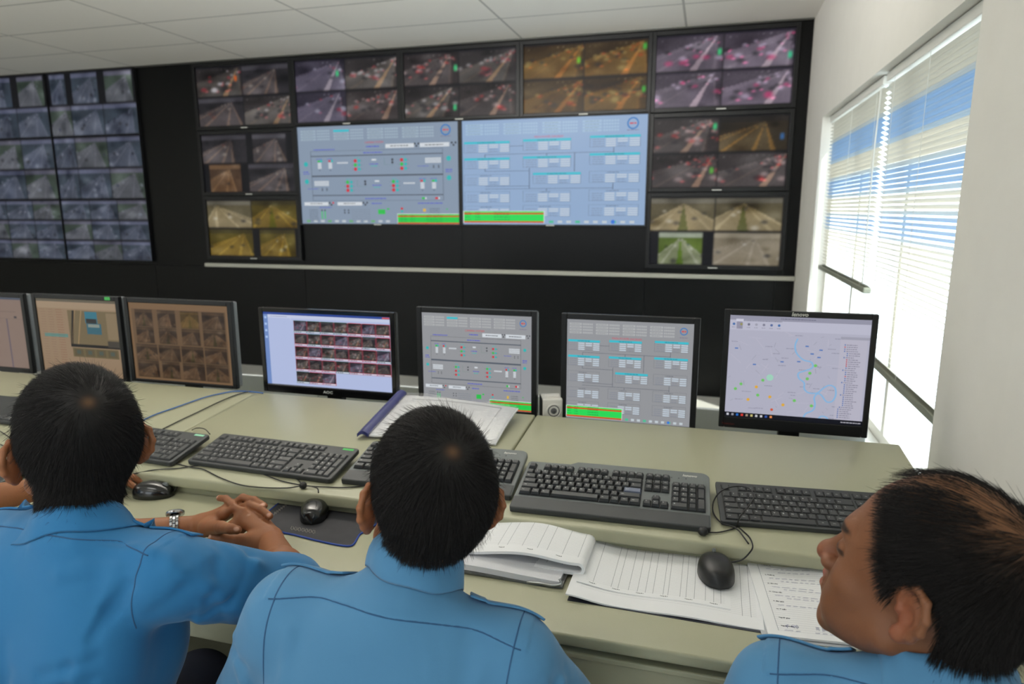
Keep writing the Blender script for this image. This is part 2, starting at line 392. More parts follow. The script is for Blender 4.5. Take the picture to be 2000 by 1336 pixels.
def feed(nx, ny, style, seed, sign=None, vx=None, side=1):
    r = np.random.RandomState(seed); S = STY[style]
    X, Y = np.meshgrid(np.linspace(0, 1, nx), np.linspace(1, 0, ny)); Y = 1-Y[::-1] if False else Y
    Y = np.linspace(0, 1, ny)[:, None]*np.ones((1, nx))             # 0 = bottom, 1 = top
    f = lambda k: np.array(S[k], float)
    diag = vx is None and S['cars'] > 12
    vx = (r.uniform(.88, 1.02) if diag else r.uniform(.62, .85)) if vx is None else vx; vy = .97 if diag else .84
    if side < 0: vx = 1-vx
    img = np.where((Y > vy)[..., None], f('sky'), f('gr')*(1-.15*Y[..., None]))
    dy = np.clip(vy-Y, 1e-3, 1)
    a = (X-vx)/dy                                                    # fan of lanes from the vanishing point
    c0 = (-.95 if diag else -.75) if vx > .4 else .6; wd = r.uniform(.75, 1.1)
    if .4 <= vx <= .6: c0 = 0; wd = .95
    if side < 0 and vx <= .4: c0 = .7
    road = (np.abs(a-c0) < wd) & (Y < vy)
    img[road] = img[road]*.35+f('road')*.65*(.9+.2*r.rand())
    for q in ((-1, -.62, 0, .62, 1) if c0 else (-.95, -.55, .55, .95)):
        kk = (.75 if q == .62 else .14) if diag else .38; ln = (np.abs(a-c0-q*wd) < (.06 if diag and q == .62 else .035+.02*r.rand())) & (Y < vy)
        img[ln] = img[ln]*(1-kk)+f('lane')*kk
    if c0 == 0:
        img[(np.abs(a) < .10) & (Y < vy)] = f('gr')*.9+np.array([6, 14, -6])
    img = img*(1+.10*np.sin(X*r.uniform(3, 9)+r.rand()*6)*np.cos(Y*r.uniform(2, 7)+r.rand()*6))[..., None]
    for _ in range(12):
        cx, cy, s = r.rand(), r.rand(), r.uniform(.05, .22); img += ((r.rand()-.5)*52*np.exp(-((X-cx)**2+(Y-cy)**2)/s**2))[..., None]
    for _ in range(S['cars']):
        d = r.rand()**1.3*.72+.05; cy = vy-d; cx = vx+(c0+wd*r.uniform(-1.5, 1.5))*d; s = .014+.075*d
        k = r.rand(); body = f('head')*.9 if k < .4 else (f('tail')*.85 if k < .6 else np.array([30, 30, 34.]))
        g = np.exp(-(((X-cx)/s)**2+((Y-cy)/(s*1.1))**2)**1.5)[..., None]; img = img*(1-g*.6)+body*g*.6
        if S['glow'] > .5 and r.rand() < .5:
            g = np.exp(-(((X-cx-s)/(s*.5))**2+((Y-cy+s)/(s*.4))**2))[..., None]; img = img+f('tail')*g*S['glow']*.6
    if S['glow'] > .5:
        for i in range(9):
            cx, cy = .06+.1*i+.02*r.rand(), .90+.05*i/9; g = np.exp(-((X-cx)**2+(Y-cy)**2)/.008**2)[..., None]; img += 90*g
    if sign is not None:
        sx, sy, sc = sign; g = np.exp(-(((X-sx)/.03)**4+((Y-sy)/.10)**4))[..., None]; img = img*(1-g)+np.array(sc, float)*g
    img += r.randn(ny, nx)[..., None]*3
    img[(Y < .012) | (Y > .99)] *= .6
    return np.clip(img, 0, 255)
GREEN = (60, 190, 120)
def paint(W, H, tiles, base=(14, 14, 18), gap=1):
    img = np.zeros((H, W, 3))+np.array(base, float)
    for x0, y0, x1, y1, fd in tiles:                                # fractions, y up
        a, b_, c, d = int(round(x0*W)), int(round(x1*W)), int(round(y0*H)), int(round(y1*H))
        b_ = max(b_-gap, a+2); d = max(d-gap, c+2)
        img[c:d, a:b_] = feed(b_-a, d-c, **fd) if isinstance(fd, dict) else np.array(fd, float)
    return img
def picture(name, img, w, h, parent, M, mtl=None, z=0., gain=1.):
    """an image painted on a grid mesh: one coloured face per dot of the picture"""
    H, W, _ = img.shape
    xs = np.linspace(-w/2, w/2, W+1); ys = np.linspace(-h/2, h/2, H+1)
    X, Y = np.meshgrid(xs, ys); vs_ = np.stack([X.ravel(), Y.ravel(), np.full(X.size, z)], 1)
    i = (np.arange(H)[:, None]*(W+1)+np.arange(W)[None, :]).ravel(); fs = np.stack([i, i+1, i+W+2, i+W+1], 1)
    me = bpy.data.meshes.new(name); me.vertices.add(len(vs_)); me.vertices.foreach_set('co', vs_.ravel())
    me.loops.add(fs.size); me.loops.foreach_set('vertex_index', fs.ravel().astype(np.int32))
    me.polygons.add(len(fs)); me.polygons.foreach_set('loop_start', np.arange(0, fs.size, 4, dtype=np.int32)); me.update(calc_edges=True)
    at = me.color_attributes.new('Col', 'FLOAT_COLOR', 'POINT')
    P = np.zeros((H+1, W+1, 3)); N = np.zeros((H+1, W+1, 1)); L_ = lin(img/255.)*gain
    for dy in (0, 1):
        for dx in (0, 1): P[dy:H+dy, dx:W+dx] += L_; N[dy:H+dy, dx:W+dx] += 1
    P = np.concatenate([P/N, np.ones((H+1, W+1, 1))], 2); at.data.foreach_set('color', P.ravel())
    return link(name, me, mtl or M_screen, parent, M)

class Page:
    """flat coloured rectangles in the unit square -> screen contents"""
    def __init__(s, w, h, z=.0006): s.mb = MB(); s.w = w; s.h = h; s.z = z; s.n = 0
    def q(s, x0, y0, x1, y1, c, k=1):
        z = s.z+.00012*k; w, h = s.w, s.h
        s.mb.quad(((x0-.5)*w, (.5-y1)*h, z), ((x1-.5)*w, (.5-y1)*h, z), ((x1-.5)*w, (.5-y0)*h, z), ((x0-.5)*w, (.5-y0)*h, z), rgb(*c)); return s
    def line(s, x0, y0, x1, y1, c, t=.002, k=1):
        dx, dy = x1-x0, y1-y0; L_ = math.hypot(dx, dy) or 1; nx, ny = -dy/L_*t/2, dx/L_*t/2; z = s.z+.00012*k
        f = lambda x, y: ((x-.5)*s.w, (.5-y)*s.h, z)
        s.mb.quad(f(x0-nx, y0-ny), f(x1-nx, y1-ny), f(x1+nx, y1+ny), f(x0+nx, y0+ny), rgb(*c)); return s
    def disc(s, x, y, r, c, k=2, n=14, r2=0.):
        z = s.z+.00012*k; vs_ = [((x+r*math.cos(2*PI*i/n)-.5)*s.w, (.5-y)*s.h+r*math.sin(2*PI*i/n)*s.w, z) for i in range(n)]
        if r2:
            vs_ += [((x+r2*math.cos(2*PI*i/n)-.5)*s.w, (.5-y)*s.h+r2*math.sin(2*PI*i/n)*s.w, z) for i in range(n)]
            s.mb.add(vs_, [(i, (i+1) % n, n+(i+1) % n, n+i) for i in range(n)], rgb(*c))
        else: s.mb.add(vs_, [tuple(range(n))], rgb(*c))
        return s
    def words(s, x0, y, x1, c, h=.006, k=2, seed=0):
        r = random.Random(seed+int(x0*997)+int(y*1009)*7); x = x0
        while x < x1-.004:
            l = min(r.uniform(.006, .022), x1-x); s.q(x, y-h/2, x+l, y+h/2, c, k); x += l+.0035
        return s
    def text(s, x, y, txt, size, c, k=3, **kw):
        me = text_mesh(txt, size, ext=0., **kw); z = s.z+.00012*k
        s.mb.add([(v.co.x+(x-.5)*s.w, v.co.y+(.5-y)*s.h, z) for v in me.vertices], [list(p.vertices) for p in me.polygons], rgb(*c)); return s
    def build(s, name, parent, M, m_=None): return s.mb.build(name, m_ or M_screen, parent, M=M)

def scada_head(p, bgc, cell, act=None):
    for g in range(4):
        x0 = .02+g*.215
        for r_ in range(4):
            y = .045+r_*.028
            p.q(x0, y-.010, x0+.10, y+.010, cell)
            p.words(x0+.012, y, x0+.085, tuple(int(q*.8) for q in cell), .005)
            for c_ in range(6): p.q(x0+.108+c_*.014, y-.009, x0+.119+c_*.014, y+.009, cell)
    if act: p.q(.235, .038, .335, .060, (60, 190, 205), 3)
    p.disc(.925, .075, .030, (50, 120, 190), 3, 20, .023); p.words(.908, .075, .942, (200, 80, 90), .014, 3); p.words(.895, .135, .955, (120, 110, 140), .006, 3)
def scada_layout(w, h, bgc, cell, parent, M, gain=None):
    p = Page(w, h); p.q(0, 0, 1, 1, bgc, 0); scada_head(p, bgc, cell, True)
    dk = (62, 66, 74); bl = (84, 92, 196); cy = (50, 180, 180); rd = (205, 50, 60); gn = (50, 190, 80); wh = (212, 218, 224)
    p.text(.49, .175, 'CAMERA SYSTEM', h*.028, rd); p.words(.44, .215, .52, bl, .012)
    for x in (.56, .77): p.q(x, .195, x+.175, .235, wh); p.words(x+.03, .215, x+.14, dk, .008, 3)
    for x in (.75, .97): 
        for dx, dy in ((-.01, 0), (.012, 0), (0, .022)): p.disc(x+dx, .20+dy, .006, dk)
    p.words(.10, .235, .24, bl, .010)
    X0, X1 = .08, .905
    for x in (X0, X1): p.line(x, .25, x, .76, dk, .002)
    p.line(X0, .25, X1, .25, dk, .002); p.line(X0, .76, X1, .76, dk, .002)
    for y, t in ((.30, .010), (.505, .016), (.705, .010)): p.q(X0, y-t/2, X1, y+t/2, (84, 92, 104))
    p.words(.42, .275, .54, bl, .010); p.words(.42, .74, .56, bl, .010)
    for row, (yy, fl) in enumerate(((.36, 0), (.575, 1))):
        fx = lambda x: X0+X1-x if fl else x
        for i, x in enumerate((.135, .205)):
            x = fx(x); p.q(x-.012, yy-.018, x+.004, yy, gn if i == 0 else rd); p.disc(x+.012, yy-.009, .008, cy)
            for k in range(4): p.q(x-.012, yy+.008+k*.016, x+.012, yy+.02+k*.016, wh)
            p.disc(x, yy+.085, .003, dk); p.words(x-.02, yy-.03, x+.02, bl, .006)
        x = fx(.285)
        for k in range(6): p.q(x-.035+k*.012, yy+.005, x-.026+k*.012, yy+.020, wh)
        for x in (.375, .665):
            x = fx(x)
            for k in range(3):
                c = [rd, gn, rd] if not fl else [gn, rd, rd]
                y = yy-.005+k*.042; p.line(x-.03, y, x+.035, y, dk, .0018); p.disc(x-.008, y, .010, c[k]); p.disc(x+.016, y, .009, cy, 3)
            p.words(x-.015, yy-.035, x+.015, cy, .006)
        x = fx(.485); p.q(x-.014, yy-.02, x+.014, yy-.004, wh); p.words(x-.03, yy+.03, x+.03, bl, .008); p.words(x-.02, yy+.05, x+.02, cy, .008)
        x = fx(.58)
        for k in range(2): p.disc(x+.02, yy-.01+k*.028, .007, dk)
        p.line(x-.03, yy-.03, x-.03, yy+.04, (90, 140, 120), .0015); p.line(x-.03, yy+.04, x+.03, yy+.04, (90, 140, 120), .0015)
        x = fx(.845)
        for k in range(3):
            for j in range(8): p.q(x-.045+j*.012, yy-.02+k*.018, x-.035+j*.012, yy-.006+k*.018, wh)
        p.words(x-.09, yy+.06, x-.02, bl, .006)
        for j in range(2):
            for k in range(2): p.disc(x+.005+j*.03, yy+.06+k*.016, .004, dk)
    for x in (.775, .855): p.q(x, .73, x+.018, .75, gn if x < .8 else rd); p.q(x+.02, .73, x+.028, .75, wh)
    for x, ys in ((.045, (.38, .56)), (.94, (.35, .54))):
        for y in ys: p.disc(x, y, .014, cy)
        p.words(x-.02, .46, x+.02, bl, .010); p.words(x-.02, .48, x+.02, bl, .008)
    for x in (.02, .24): p.q(x, .775, x+.16, .81, wh); p.words(x+.04, .79, x+.12, dk, .007, 3)
    for x in (.20, .42):
        for dx, dy in ((-.012, -.008), (.012, -.008), (0, .012)): p.disc(x+dx, .79+dy, .006, dk if dx < .01 else (rd if x < .3 else dk))
    p.words(.46, .79, .53, bl, .010); p.words(.75, .79, .90, bl, .010); p.words(.12, .83, .20, bl, .007)
    for k in range(6):
        p.words(.05, .855+k*.022, .11, dk, .004); p.words(.33, .855+k*.022, .45, (120, 128, 140), .004)
    for x in (.135, .155):
        p.q(x-.004, .87, x+.004, .95, (80, 190, 120)); p.disc(x, .86, .005, dk)
    for x in (.285, .31):
        for y in (.86, .885): p.disc(x, y, .005, dk)
    p.q(.50, .852, .545, .90, gn); p.q(.555, .84, .572, .855, gn)
    p.disc(.65, .845, .008, rd); p.disc(.65, .868, .008, cy); p.q(.78, .845, .797, .875, (220, 180, 60)); p.q(.92, .845, .93, .855, gn)
    for k in range(3): p.words(.82, .845+k*.02, .88, dk, .004)
    for k in range(12):
        p.q(.03+k*.047, .962, .055+k*.047, .985, (190, 198, 204) if k % 3 else (110, 170, 120))
    p.q(.62, .895, 1, 1, (236, 236, 236), 2); p.q(.622, .90, 1, .993, (40, 205, 80), 3)
    for y in (.915, .985): p.q(.622, y, 1, y+.014, (200, 76, 30), 4)
    for k in range(4): p.words(.64, .908+k*.022, .68, (30, 110, 50), .004, 5); p.words(.70, .908+k*.022, .73, (30, 110, 50), .004, 5); p.words(.80, .908+k*.022, .90, (30, 110, 50), .004, 5)
    return p.build('screen', parent, M)
def scada_power(w, h, bgc, cell, parent, M):
    p = Page(w, h); p.q(0, 0, 1, 1, bgc, 0); scada_head(p, bgc, cell)
    dk = (70, 78, 96); cy = (62, 190, 208); wh = (196, 208, 220); rd = (206, 70, 96)
    p.text(.485, .172, 'MAIN POWER DIAGRAM', h*.026, rd)
    def blk(x, y, on, wd=.26):
        if on: p.q(x, y, x+wd, y+.022, cy, 2); p.words(x+wd*.3, y+.011, x+wd*.7, (50, 120, 140), .006, 3)
        else: p.line(x, y, x+wd, y, dk, .0012); p.words(x+wd*.35, y+.012, x+wd*.6, dk, .004)
        p.line(x, y, x, y+.105, dk, .0012); p.line(x+wd, y, x+wd, y+.105, dk, .0012); p.line(x, y+.105, x+wd, y+.105, dk, .0012)
        for k in range(4):
            p.words(x+.015, y+.036+k*.02, x+.075, (120, 130, 150), .004)
            for j in range(3):
                if k >= 2 and j == 1: p.words(x+.145, y+.036+k*.02, x+.19, (120, 130, 150), .004); continue
                p.q(x+.083+j*.061, y+.029+k*.020, x+.135+j*.061, y+.041+k*.020, wh, 2)
    for x, y, on in ((.01, .20, 1), (.345, .19, 1), (.705, .175, 1), (.01, .355, 1), (.345, .35, 1), (.705, .335, 1), (.01, .515, 0), (.40, .505, 1), (.705, .50, 0),
                     (.01, .68, 0), (.345, .675, 0), (.705, .67, 0), (.01, .82, 0), (.345, .815, 0), (.705, .81, 0)): blk(x, y, on)
    ln = lambda *a: p.line(*a, dk, .003)
    ln(.27, .25, .345, .25); ln(.13, .325, .83, .325); ln(.13, .325, .13, .355); ln(.475, .325, .475, .35); ln(.83, .285, .83, .335); ln(.625, .325, .625, .50)
    ln(.13, .485, .38, .485); ln(.38, .46, .38, .655); ln(.13, .63, .38, .63); ln(.13, .655, .83, .655); ln(.475, .655, .475, .68); ln(.83, .61, .83, .67); ln(.13, .46, .13, .485)
    p.q(.0, .868, .465, .985, (236, 236, 236), 5); p.q(.004, .872, .462, .98, (44, 220, 90), 6)
    for y in (.886, .968): p.q(.004, y, .462, y+.016, (206, 80, 34), 7)
    for k in range(4):
        for a, b_ in ((.01, .045), (.07, .10), (.18, .27)): p.words(a, .88+k*.024, b_, (30, 120, 60), .005, 8)
    for k in range(10): p.q(.49+k*.048, .962, .515+k*.048, .985, (196, 206, 212) if k not in (0, 3, 7) else (80, 190, 150), 3)
    p.disc(.835, .972, .011, (60, 120, 215), 4)
    return p.build('screen', parent, M)

# ---------------------------------------------------------------- video wall: each display is a thing
FACE = Matrix.Rotation(PI/2, 4, 'X')                      # local XY -> world XZ, looking towards the room (-y)
CW, RH, ZT = 1.03, .585, 2.782
X0W = -4.592
cols = [X0W+CW*i for i in range(6)]
cols = [-4.588, -3.560, -2.530, -1.500, -.470, .560]
rows = [ZT, ZT-.585, ZT-1.172, ZT-1.760]
def display(x0, x1, z0, z1, label, bez=.030, group=None, chin=.0):
    t = thing('wall_display', label, 'display', ((x0+x1)/2, YW-.02, z0), 0, group)
    w_, h_ = x1-x0, z1-z0; fr = MB(); b_ = bez
    fr.box(-w_/2+.001, w_/2-.001, -.012, 0, 0, h_)
    for a in ((-w_/2+.001, -w_/2+b_, 0, h_), (w_/2-b_, w_/2-.001, 0, h_), (-w_/2+b_, w_/2-b_, 0, b_+chin), (-w_/2+b_, w_/2-b_, h_-b_, h_)):
        fr.box(a[0], a[1], -.035, -.012, a[2], a[3], .002)
    fr.build('bezel', M_bezel, t)
    if group is None and bez > .01:
        MB().box(-.035, .035, -.0365, -.035, .006, .014).build('badge', M_printg, t)
    return t, w_-2*b_, h_-2*b_-chin, Matrix.Translation((0, -.0135, (h_+chin)/2)) @ FACE
def cam_display(ci, ri, label, tiles, res=(112, 62), gain=1., **k):
    t, w_, h_, M = display(cols[ci], cols[ci+1], rows[ri+1]+.004, rows[ri]-.004, label, **k)
    picture('screen', paint(res[0], res[1], tiles), w_, h_, t, M, gain=gain); return t
def four(styles, seeds, signs=(None,)*4, vxs=(None,)*4, box=None):
    q = [(0, .5, .5, 1), (.5, .5, 1, 1), (0, 0, .5, .5), (.5, 0, 1, .5)]
    out = []
    for i in range(4):
        a = list(q[i])
        if box and box[i]: a[0] += box[i]; a[2] -= box[i]
        out.append((*a, dict(style=styles[i], seed=seeds[i], sign=signs[i], vx=vxs[i])))
    return out
cam_display(0, 0, 'wall display at the top left of the framed block, grey and red night traffic', four(['night', 'dim', 'dim', 'night'], [1, 2, 3, 4], ((.88, .6, (200, 90, 30)), None, None, None)))
cam_display(1, 0, 'wall display with dark violet street views above the tunnel diagram', four(['violet', 'night', 'violet', 'nightr'], [5, 6, 7, 8], ((.86, .55, GREEN), None, None, None)))
cam_display(2, 0, 'wall display of red tail lights in the centre of the top row', four(['nightr', 'night', 'night', 'nightr'], [9, 10, 11, 12], ((.96, .5, GREEN), None, (.94, .3, GREEN), None)))
cam_display(3, 0, 'wall display with orange-tinted night traffic in the top row', four(['orange']*4, [13, 14, 15, 16], ((.93, .5, (110, 190, 40)), (.97, .8, (60, 170, 60)), None, (.97, .6, (60, 170, 60)))))
cam_display(4, 0, 'wall display with pink and violet street scenes, top right corner', four(['purple']*4, [17, 18, 19, 20], ((.96, .5, GREEN), (.96, .3, (60, 190, 140)), None, None)))
cam_display(4, 1, 'wall display with red brake lights and an orange lane, second down on the right', four(['nightr', 'lane', 'nightr', 'nightr'], [21, 22, 23, 24], ((.95, .75, GREEN), (.93, .4, (50, 96, 150)), (.93, .5, (90, 170, 60)), None)))
cam_display(4, 2, 'wall display of daytime highways with a green median, lowest on the right', [(0, .5, .5, 1, dict(style='tan', seed=31, vx=.52)), (.5, .5, 1, 1, dict(style='tan', seed=32, vx=.42)), (.07, 0, .42, .5, dict(style='green', seed=33, vx=.5)), (.5, 0, 1, .5, dict(style='pale', seed=34))])
cam_display(0, 1, 'wall display of dim grey roads, second down in the left column', [(0, .5, .5, 1, dict(style='dim', seed=41)), (.56, .5, .93, 1, dict(style='dim', seed=42)), (.06, 0, .42, .5, dict(style='brown', seed=43)), (.5, 0, 1, .5, dict(style='dim', seed=44))])
cam_display(0, 2, 'wall display with yellow-tinted highways, lowest in the left column', [(0, .5, .5, 1, dict(style='tan', seed=51, vx=.2)), (.5, .5, 1, 1, dict(style='yellow', seed=52, vx=.45)), (0, 0, .5, .5, dict(style='yellow', seed=53)), (.57, 0, .96, .5, dict(style='yellow', seed=54))])
bx = [-3.560, -2.013, -.470]
t, w_, h_, M = display(bx[0], bx[1], 1.344, 2.212, 'big wall display with the tunnel camera diagram, left of the two', .016)
scada_layout(w_, h_, (136, 152, 172), (158, 176, 192), t, M)
t, w_, h_, M = display(bx[1], bx[2], 1.344, 2.212, 'big wall display with the power supply diagram, right of the two', .016)
scada_power(w_, h_, (146, 172, 206), (162, 190, 216), t, M)
LR = [2.790, 2.192, 1.590, .985]; LCx = [-7.40, -6.306, -5.235]
nm = ['bottom', 'middle', 'top']
for c_ in range(2):
    for r_ in range(3):
        t, w_, h_, M = display(LCx[c_], LCx[c_+1], LR[r_+1], LR[r_], 'dim blue wall display, %s row, %s column of the far left block' % (nm[2-r_], ['outer', 'inner'][c_]), .004, 'thin-framed displays of the far left video wall')
        tl_ = []; xs = [0, .25, .62, 1.] if r_ < 2 else [0, .33, .66, 1.]; ysr = [0, .5, 1] if r_ < 2 else [0, .33, .66, 1]
        for i in range(3):
            for j in range(len(ysr)-1):
                pad = .035 if (r_ == 0 and j == 1) else 0
                tl_.append((xs[i]+pad, ysr[j], xs[i+1]-pad, ysr[j+1], dict(style='bluey' if (i+j+r_) % 3 == 0 else 'blue', seed=100+c_*31+r_*9+i*3+j)))
        picture('screen', paint(120, 66, tl_), w_, h_, t, M, gain=.95)

# ---------------------------------------------------------------- console desks
def desk(x0, x1, label, rim=True):
    t = thing('console_desk', label, 'desk', ((x0+x1)/2, 1.5, 0))
    inv = Matrix.Translation((-(x0+x1)/2, -1.5, 0)); a, b_ = x0+.0018, x1-.0018
    put = lambda mb, nm, mtl, **k: mb.build(nm, mtl, t, M=inv, **k)
    up = MB(); zf, zr = deck_z(1.352), deck_z(1.965)
    Msh = Matrix(((1, 0, 0, 0), (0, 1, 0, 0), (0, TS, 1, .81-TS*1.35), (0, 0, 0, 1)))
    up.box(a, b_, 1.352, 1.965, -.03, 0, .006, 3, M=Msh)
    put(up, 'upper_deck', M_desk, smooth=True, angle=.6)
    put(MB().box(a, b_, 1.372, 1.385, .755, .79), 'riser', M_desk)
    lo = MB().box(a, b_, 1.045, 1.385, .737, .760, .005, 3)
    put(lo, 'lower_deck', M_desk, smooth=True, angle=.6)
    fp = MB().box(a+.022, b_-.022, 1.056, 1.070, .60, .720, .003); fp.box(a+.022, b_-.022, 1.050, 1.070, .712, .724, .003)
    put(fp, 'front_drawer', M_desk)
    put(MB().box(a+.022, b_-.022, 1.0705, 1.30, .605, .7365), 'drawer_body', M_gapshade)  # dark colour stands in for the shade in the gap above the drawer
    for c_ in (a, b_-.018):
        put(MB().prism([(1.08, 0), (2.339, 0), (2.339, .727), (1.95, .780), (1.387, .780), (1.387, .7365), (1.08, .7365)], c_, c_+.018, M=Matrix(((0, 0, 1, 0), (1, 0, 0, 0), (0, 1, 0, 0), (0, 0, 0, 1)))), 'side_panel', M_desk)
    put(MB().box(a+.018, b_-.018, 1.90, 2.34, .60, .615), 'monitor_shelf', M_desk)
    put(MB().box(a, b_, 2.34, 2.362, 0, .81, .003), 'back_panel', M_backp)
    return t
desk(-2.75, -1.476, 'khaki metal console desk at the left, under the tan-screened monitors')
desk(-1.476, -.482, 'khaki metal console desk in the middle, with the mouse mat and blue-spined binder')
desk(-.482, .525, 'khaki metal console desk at the right end, by the window')

# ---------------------------------------------------------------- monitors
def monitor(x0, x1, zt, zb, y, label, bz, chin, casing, tilt=0., yawr=0., side=False):
    """outer frame from zb to zt; screen inset"""
    w_, h_ = x1-x0, zt-zb
    t = thing('monitor', label, 'monitor', ((x0+x1)/2, y+.06, .615), yawr)
    T = Matrix.Translation((0, -.06, (zt+zb)/2-.615)) @ Matrix.Rotation(tilt, 4, 'X')
    fr = MB(); b_ = bz
    for a in ((-w_/2, -w_/2+b_, -h_/2, h_/2), (w_/2-b_, w_/2, -h_/2, h_/2), (-w_/2+b_, w_/2-b_, -h_/2, -h_/2+chin), (-w_/2+b_, w_/2-b_, h_/2-b_, h_/2)):
        fr.box(a[0], a[1], 0, .018, a[2], a[3], .0025)
    fr.build('bezel', casing, t, M=T)
    bk = MB().box(-w_/2+.003, w_/2-.003, .018, .042, -h_/2+.003, h_/2-.003, .006); bk.box(-w_*.3, w_*.3, .040, .062, -h_*.3, h_*.3, .012)
    bk.build('rear_casing', M_silver if side else M_bezel, t, M=T)
    nk = MB().box(-.03, .03, -.02, .012, 0, (zb+zt)/2-.615-.02, .004); nk.build('stand_neck', M_bezel, t)
    MB().lathe([(.0, 0), (.11, 0), (.112, .006), (.09, .013), (.03, .018), (0, .018)], (0, -.01, 0), 28).build('stand_base', M_bezel, t, smooth=True)
    sw, sh = w_-2*b_, h_-b_-chin
    return t, sw, sh, T @ Matrix.Translation((0, .006, (chin-b_)/2)) @ FACE, T
gbg = (150, 152, 156)
# 1: far left, mostly outside the frame
t, sw, sh, Ms, T = monitor(-2.985, -2.592, 1.157, .832, 2.05, 'black-framed monitor with a beige screen, cut by the left edge of the picture', .018, .02, M_bezel, side=True)
p = Page(sw, sh); p.q(0, 0, 1, 1, (150, 128, 116), 0); p.q(0, 0, 1, .03, (84, 92, 110)); p.line(0, .3, 1, .3, (120, 104, 98), .003); p.line(.75, .3, .75, 1, (112, 100, 112), .02); p.q(.86, .26, .9, .29, (70, 66, 70)); p.words(.6, .2, .9, (120, 100, 96)); p.build('screen', t, Ms, M_screend)
# 2: car photo
t, sw, sh, Ms, T = monitor(-2.552, -2.125, 1.160, .820, 2.05, 'black-framed monitor with a beige form and a photo of a blue vehicle', .018, .02, M_bezel, side=True)
p = Page(sw, sh); p.q(0, 0, 1, 1, (166, 140, 112), 0); p.q(0, 0, 1, .035, (112, 104, 88)); p.q(0, .035, .99, .12, (178, 154, 126))
for k in range(24): p.words(.04, .14+k*.033, .10, (150, 116, 98), .006); p.words(.14, .14+k*.033, .20, (146, 112, 96), .006); p.words(.24, .14+k*.033, .32, (150, 90, 76), .006)
p.q(.06, .455, .36, .50, (106, 150, 140), 2)
p.q(.385, .14, 1, .62, (128, 112, 82), 2); p.q(.385, .58, 1, .62, (30, 28, 26), 3); p.q(.40, .63, .97, .75, (120, 106, 74), 2)
for x0, x1, c in ((.42, .45, (180, 150, 110)), (.50, .53, (176, 146, 104))): p.line(x0+.06, .14, x0-.02, .58, c, .012, 3)
p.line(.46, .14, .40, .58, (50, 44, 38), .03, 3); p.q(.60, .15, .75, .30, (60, 130, 150), 3); p.q(.61, .24, .74, .34, (52, 52, 52), 4); p.q(.61, .30, .79, .44, (58, 110, 126), 5); p.q(.63, .31, .77, .35, (150, 160, 150), 6); p.q(.86, .16, 1, .5, (150, 130, 100), 3); p.q(.85, .52, 1, .60, (74, 68, 60), 4)
for k in range(4): p.q(.42+k*.14, .645, .53+k*.14, .735, (104, 92, 66), 3); p.q(.45+k*.14, .66, .50+k*.14, .71, (84, 96, 88), 4)
p.build('screen', t, Ms, M_screend)
MB().box(-.025, .0, -.0008, .0004, -.006, .006).build('sticker', M_green, t, M=T @ Matrix.Translation((sw/2-.02, 0, (1.160-.820)/2-.008)))
# 3: sixteen brown views
t, sw, sh, Ms, T = monitor(-2.103, -1.628, 1.159, .836, 2.05, 'grey-sided monitor with sixteen brown camera views', .018, .012, M_bezel, side=True)
p = Page(sw, sh); p.q(0, 0, 1, 1, (136, 106, 76), 0); p.build('screen', t, Ms, M_screend)
tl_ = []
for j in range(4):
    for i in range(4):
        pad = .022 if (i, j) in ((0, 3), (1, 3), (2, 3), (0, 2), (1, 2), (2, 2), (1, 0)) else 0
        tl_.append((.012+i*.247+pad, .012+j*.247, .012+i*.247+.235-pad, .012+j*.247+.235, dict(style='brown', seed=200+i*7+j, vx=.5 if (i+j) % 2 else None)))
im = paint(150, 96, tl_, (136, 106, 76), 0)
for i, (x0, y0, x1, y1, fd) in enumerate(tl_):
    if fd['seed'] == 214+3:
        a, b_, c, d = int(x0*150), int(x1*150), int(y0*96), int(y1*96); im[c:d, a:b_] = im[c:d, a:b_]*.7+np.array([50, 40, 8])
im[:, :, :] = im*.86
picture('camera_grid', im, sw*.95, sh*.90, t, Ms @ Matrix.Translation((0, -.008, .0008)), M_screend)
# 4: widescreen with thumbnails
t, sw, sh, Ms, T = monitor(-1.515, -.992, 1.144, .838, 2.05, 'glossy black widescreen monitor with rows of red-framed thumbnails', .016, .030, M_bezelg)
p = Page(sw, sh); p.q(0, 0, 1, 1, (178, 190, 226), 0); p.q(0, 0, 1, .032, (46, 72, 148)); p.q(0, .032, .035, 1, (112, 140, 196)); p.q(.22, .032, .225, .10, (200, 208, 232)); p.q(.035, .032, 1, .075, (196, 204, 230))
for k in range(4): p.q(.008, .06+k*.09, .026, .09+k*.09, (170, 196, 236), 2)
p.q(.94, .008, .995, .028, (200, 90, 90), 2); p.words(.06, .055, .2, (120, 130, 160)); tl_ = []
gx, gy, gw, gh = .245, .10, .755, .175
for j in range(5):
    for i in range(7 if j < 4 else 3):
        x = gx+i*gw/7; y = gy+j*gh; red = (i*3+j*5) % 4 != 0 if j else i > 3
        p.q(x, y, x+gw/7-.004, y+gh-.008, (190, 50, 66) if red else (70, 110, 100), 1); p.q(x+.004, y+gh-.03, x+gw/7-.008, y+gh-.012, (206, 210, 226), 2)
        p.words(x+.01, y+gh-.021, x+.06, (70, 70, 90), .008, 3)
p.build('screen', t, Ms)
for j in range(5):
    n = 7 if j < 4 else 3
    tt = [(i/n+.004, 0, (i+1)/n-.004, 1, dict(style=['violet', 'night', 'dim', 'night', 'nightr'][(i+j*2) % 5], seed=300+i+j*7)) for i in range(n)]
    im = paint(22*n, 17, tt, (120, 50, 62), 0); ww = sw*gw*n/7
    picture('thumbnail_row', im, ww-.003, sh*(gh-.042), t, Ms @ Matrix.Translation(((gx-.5)*sw+ww/2-.001, (.5-gy-j*gh-(gh-.03)/2)*sh, .0013)))
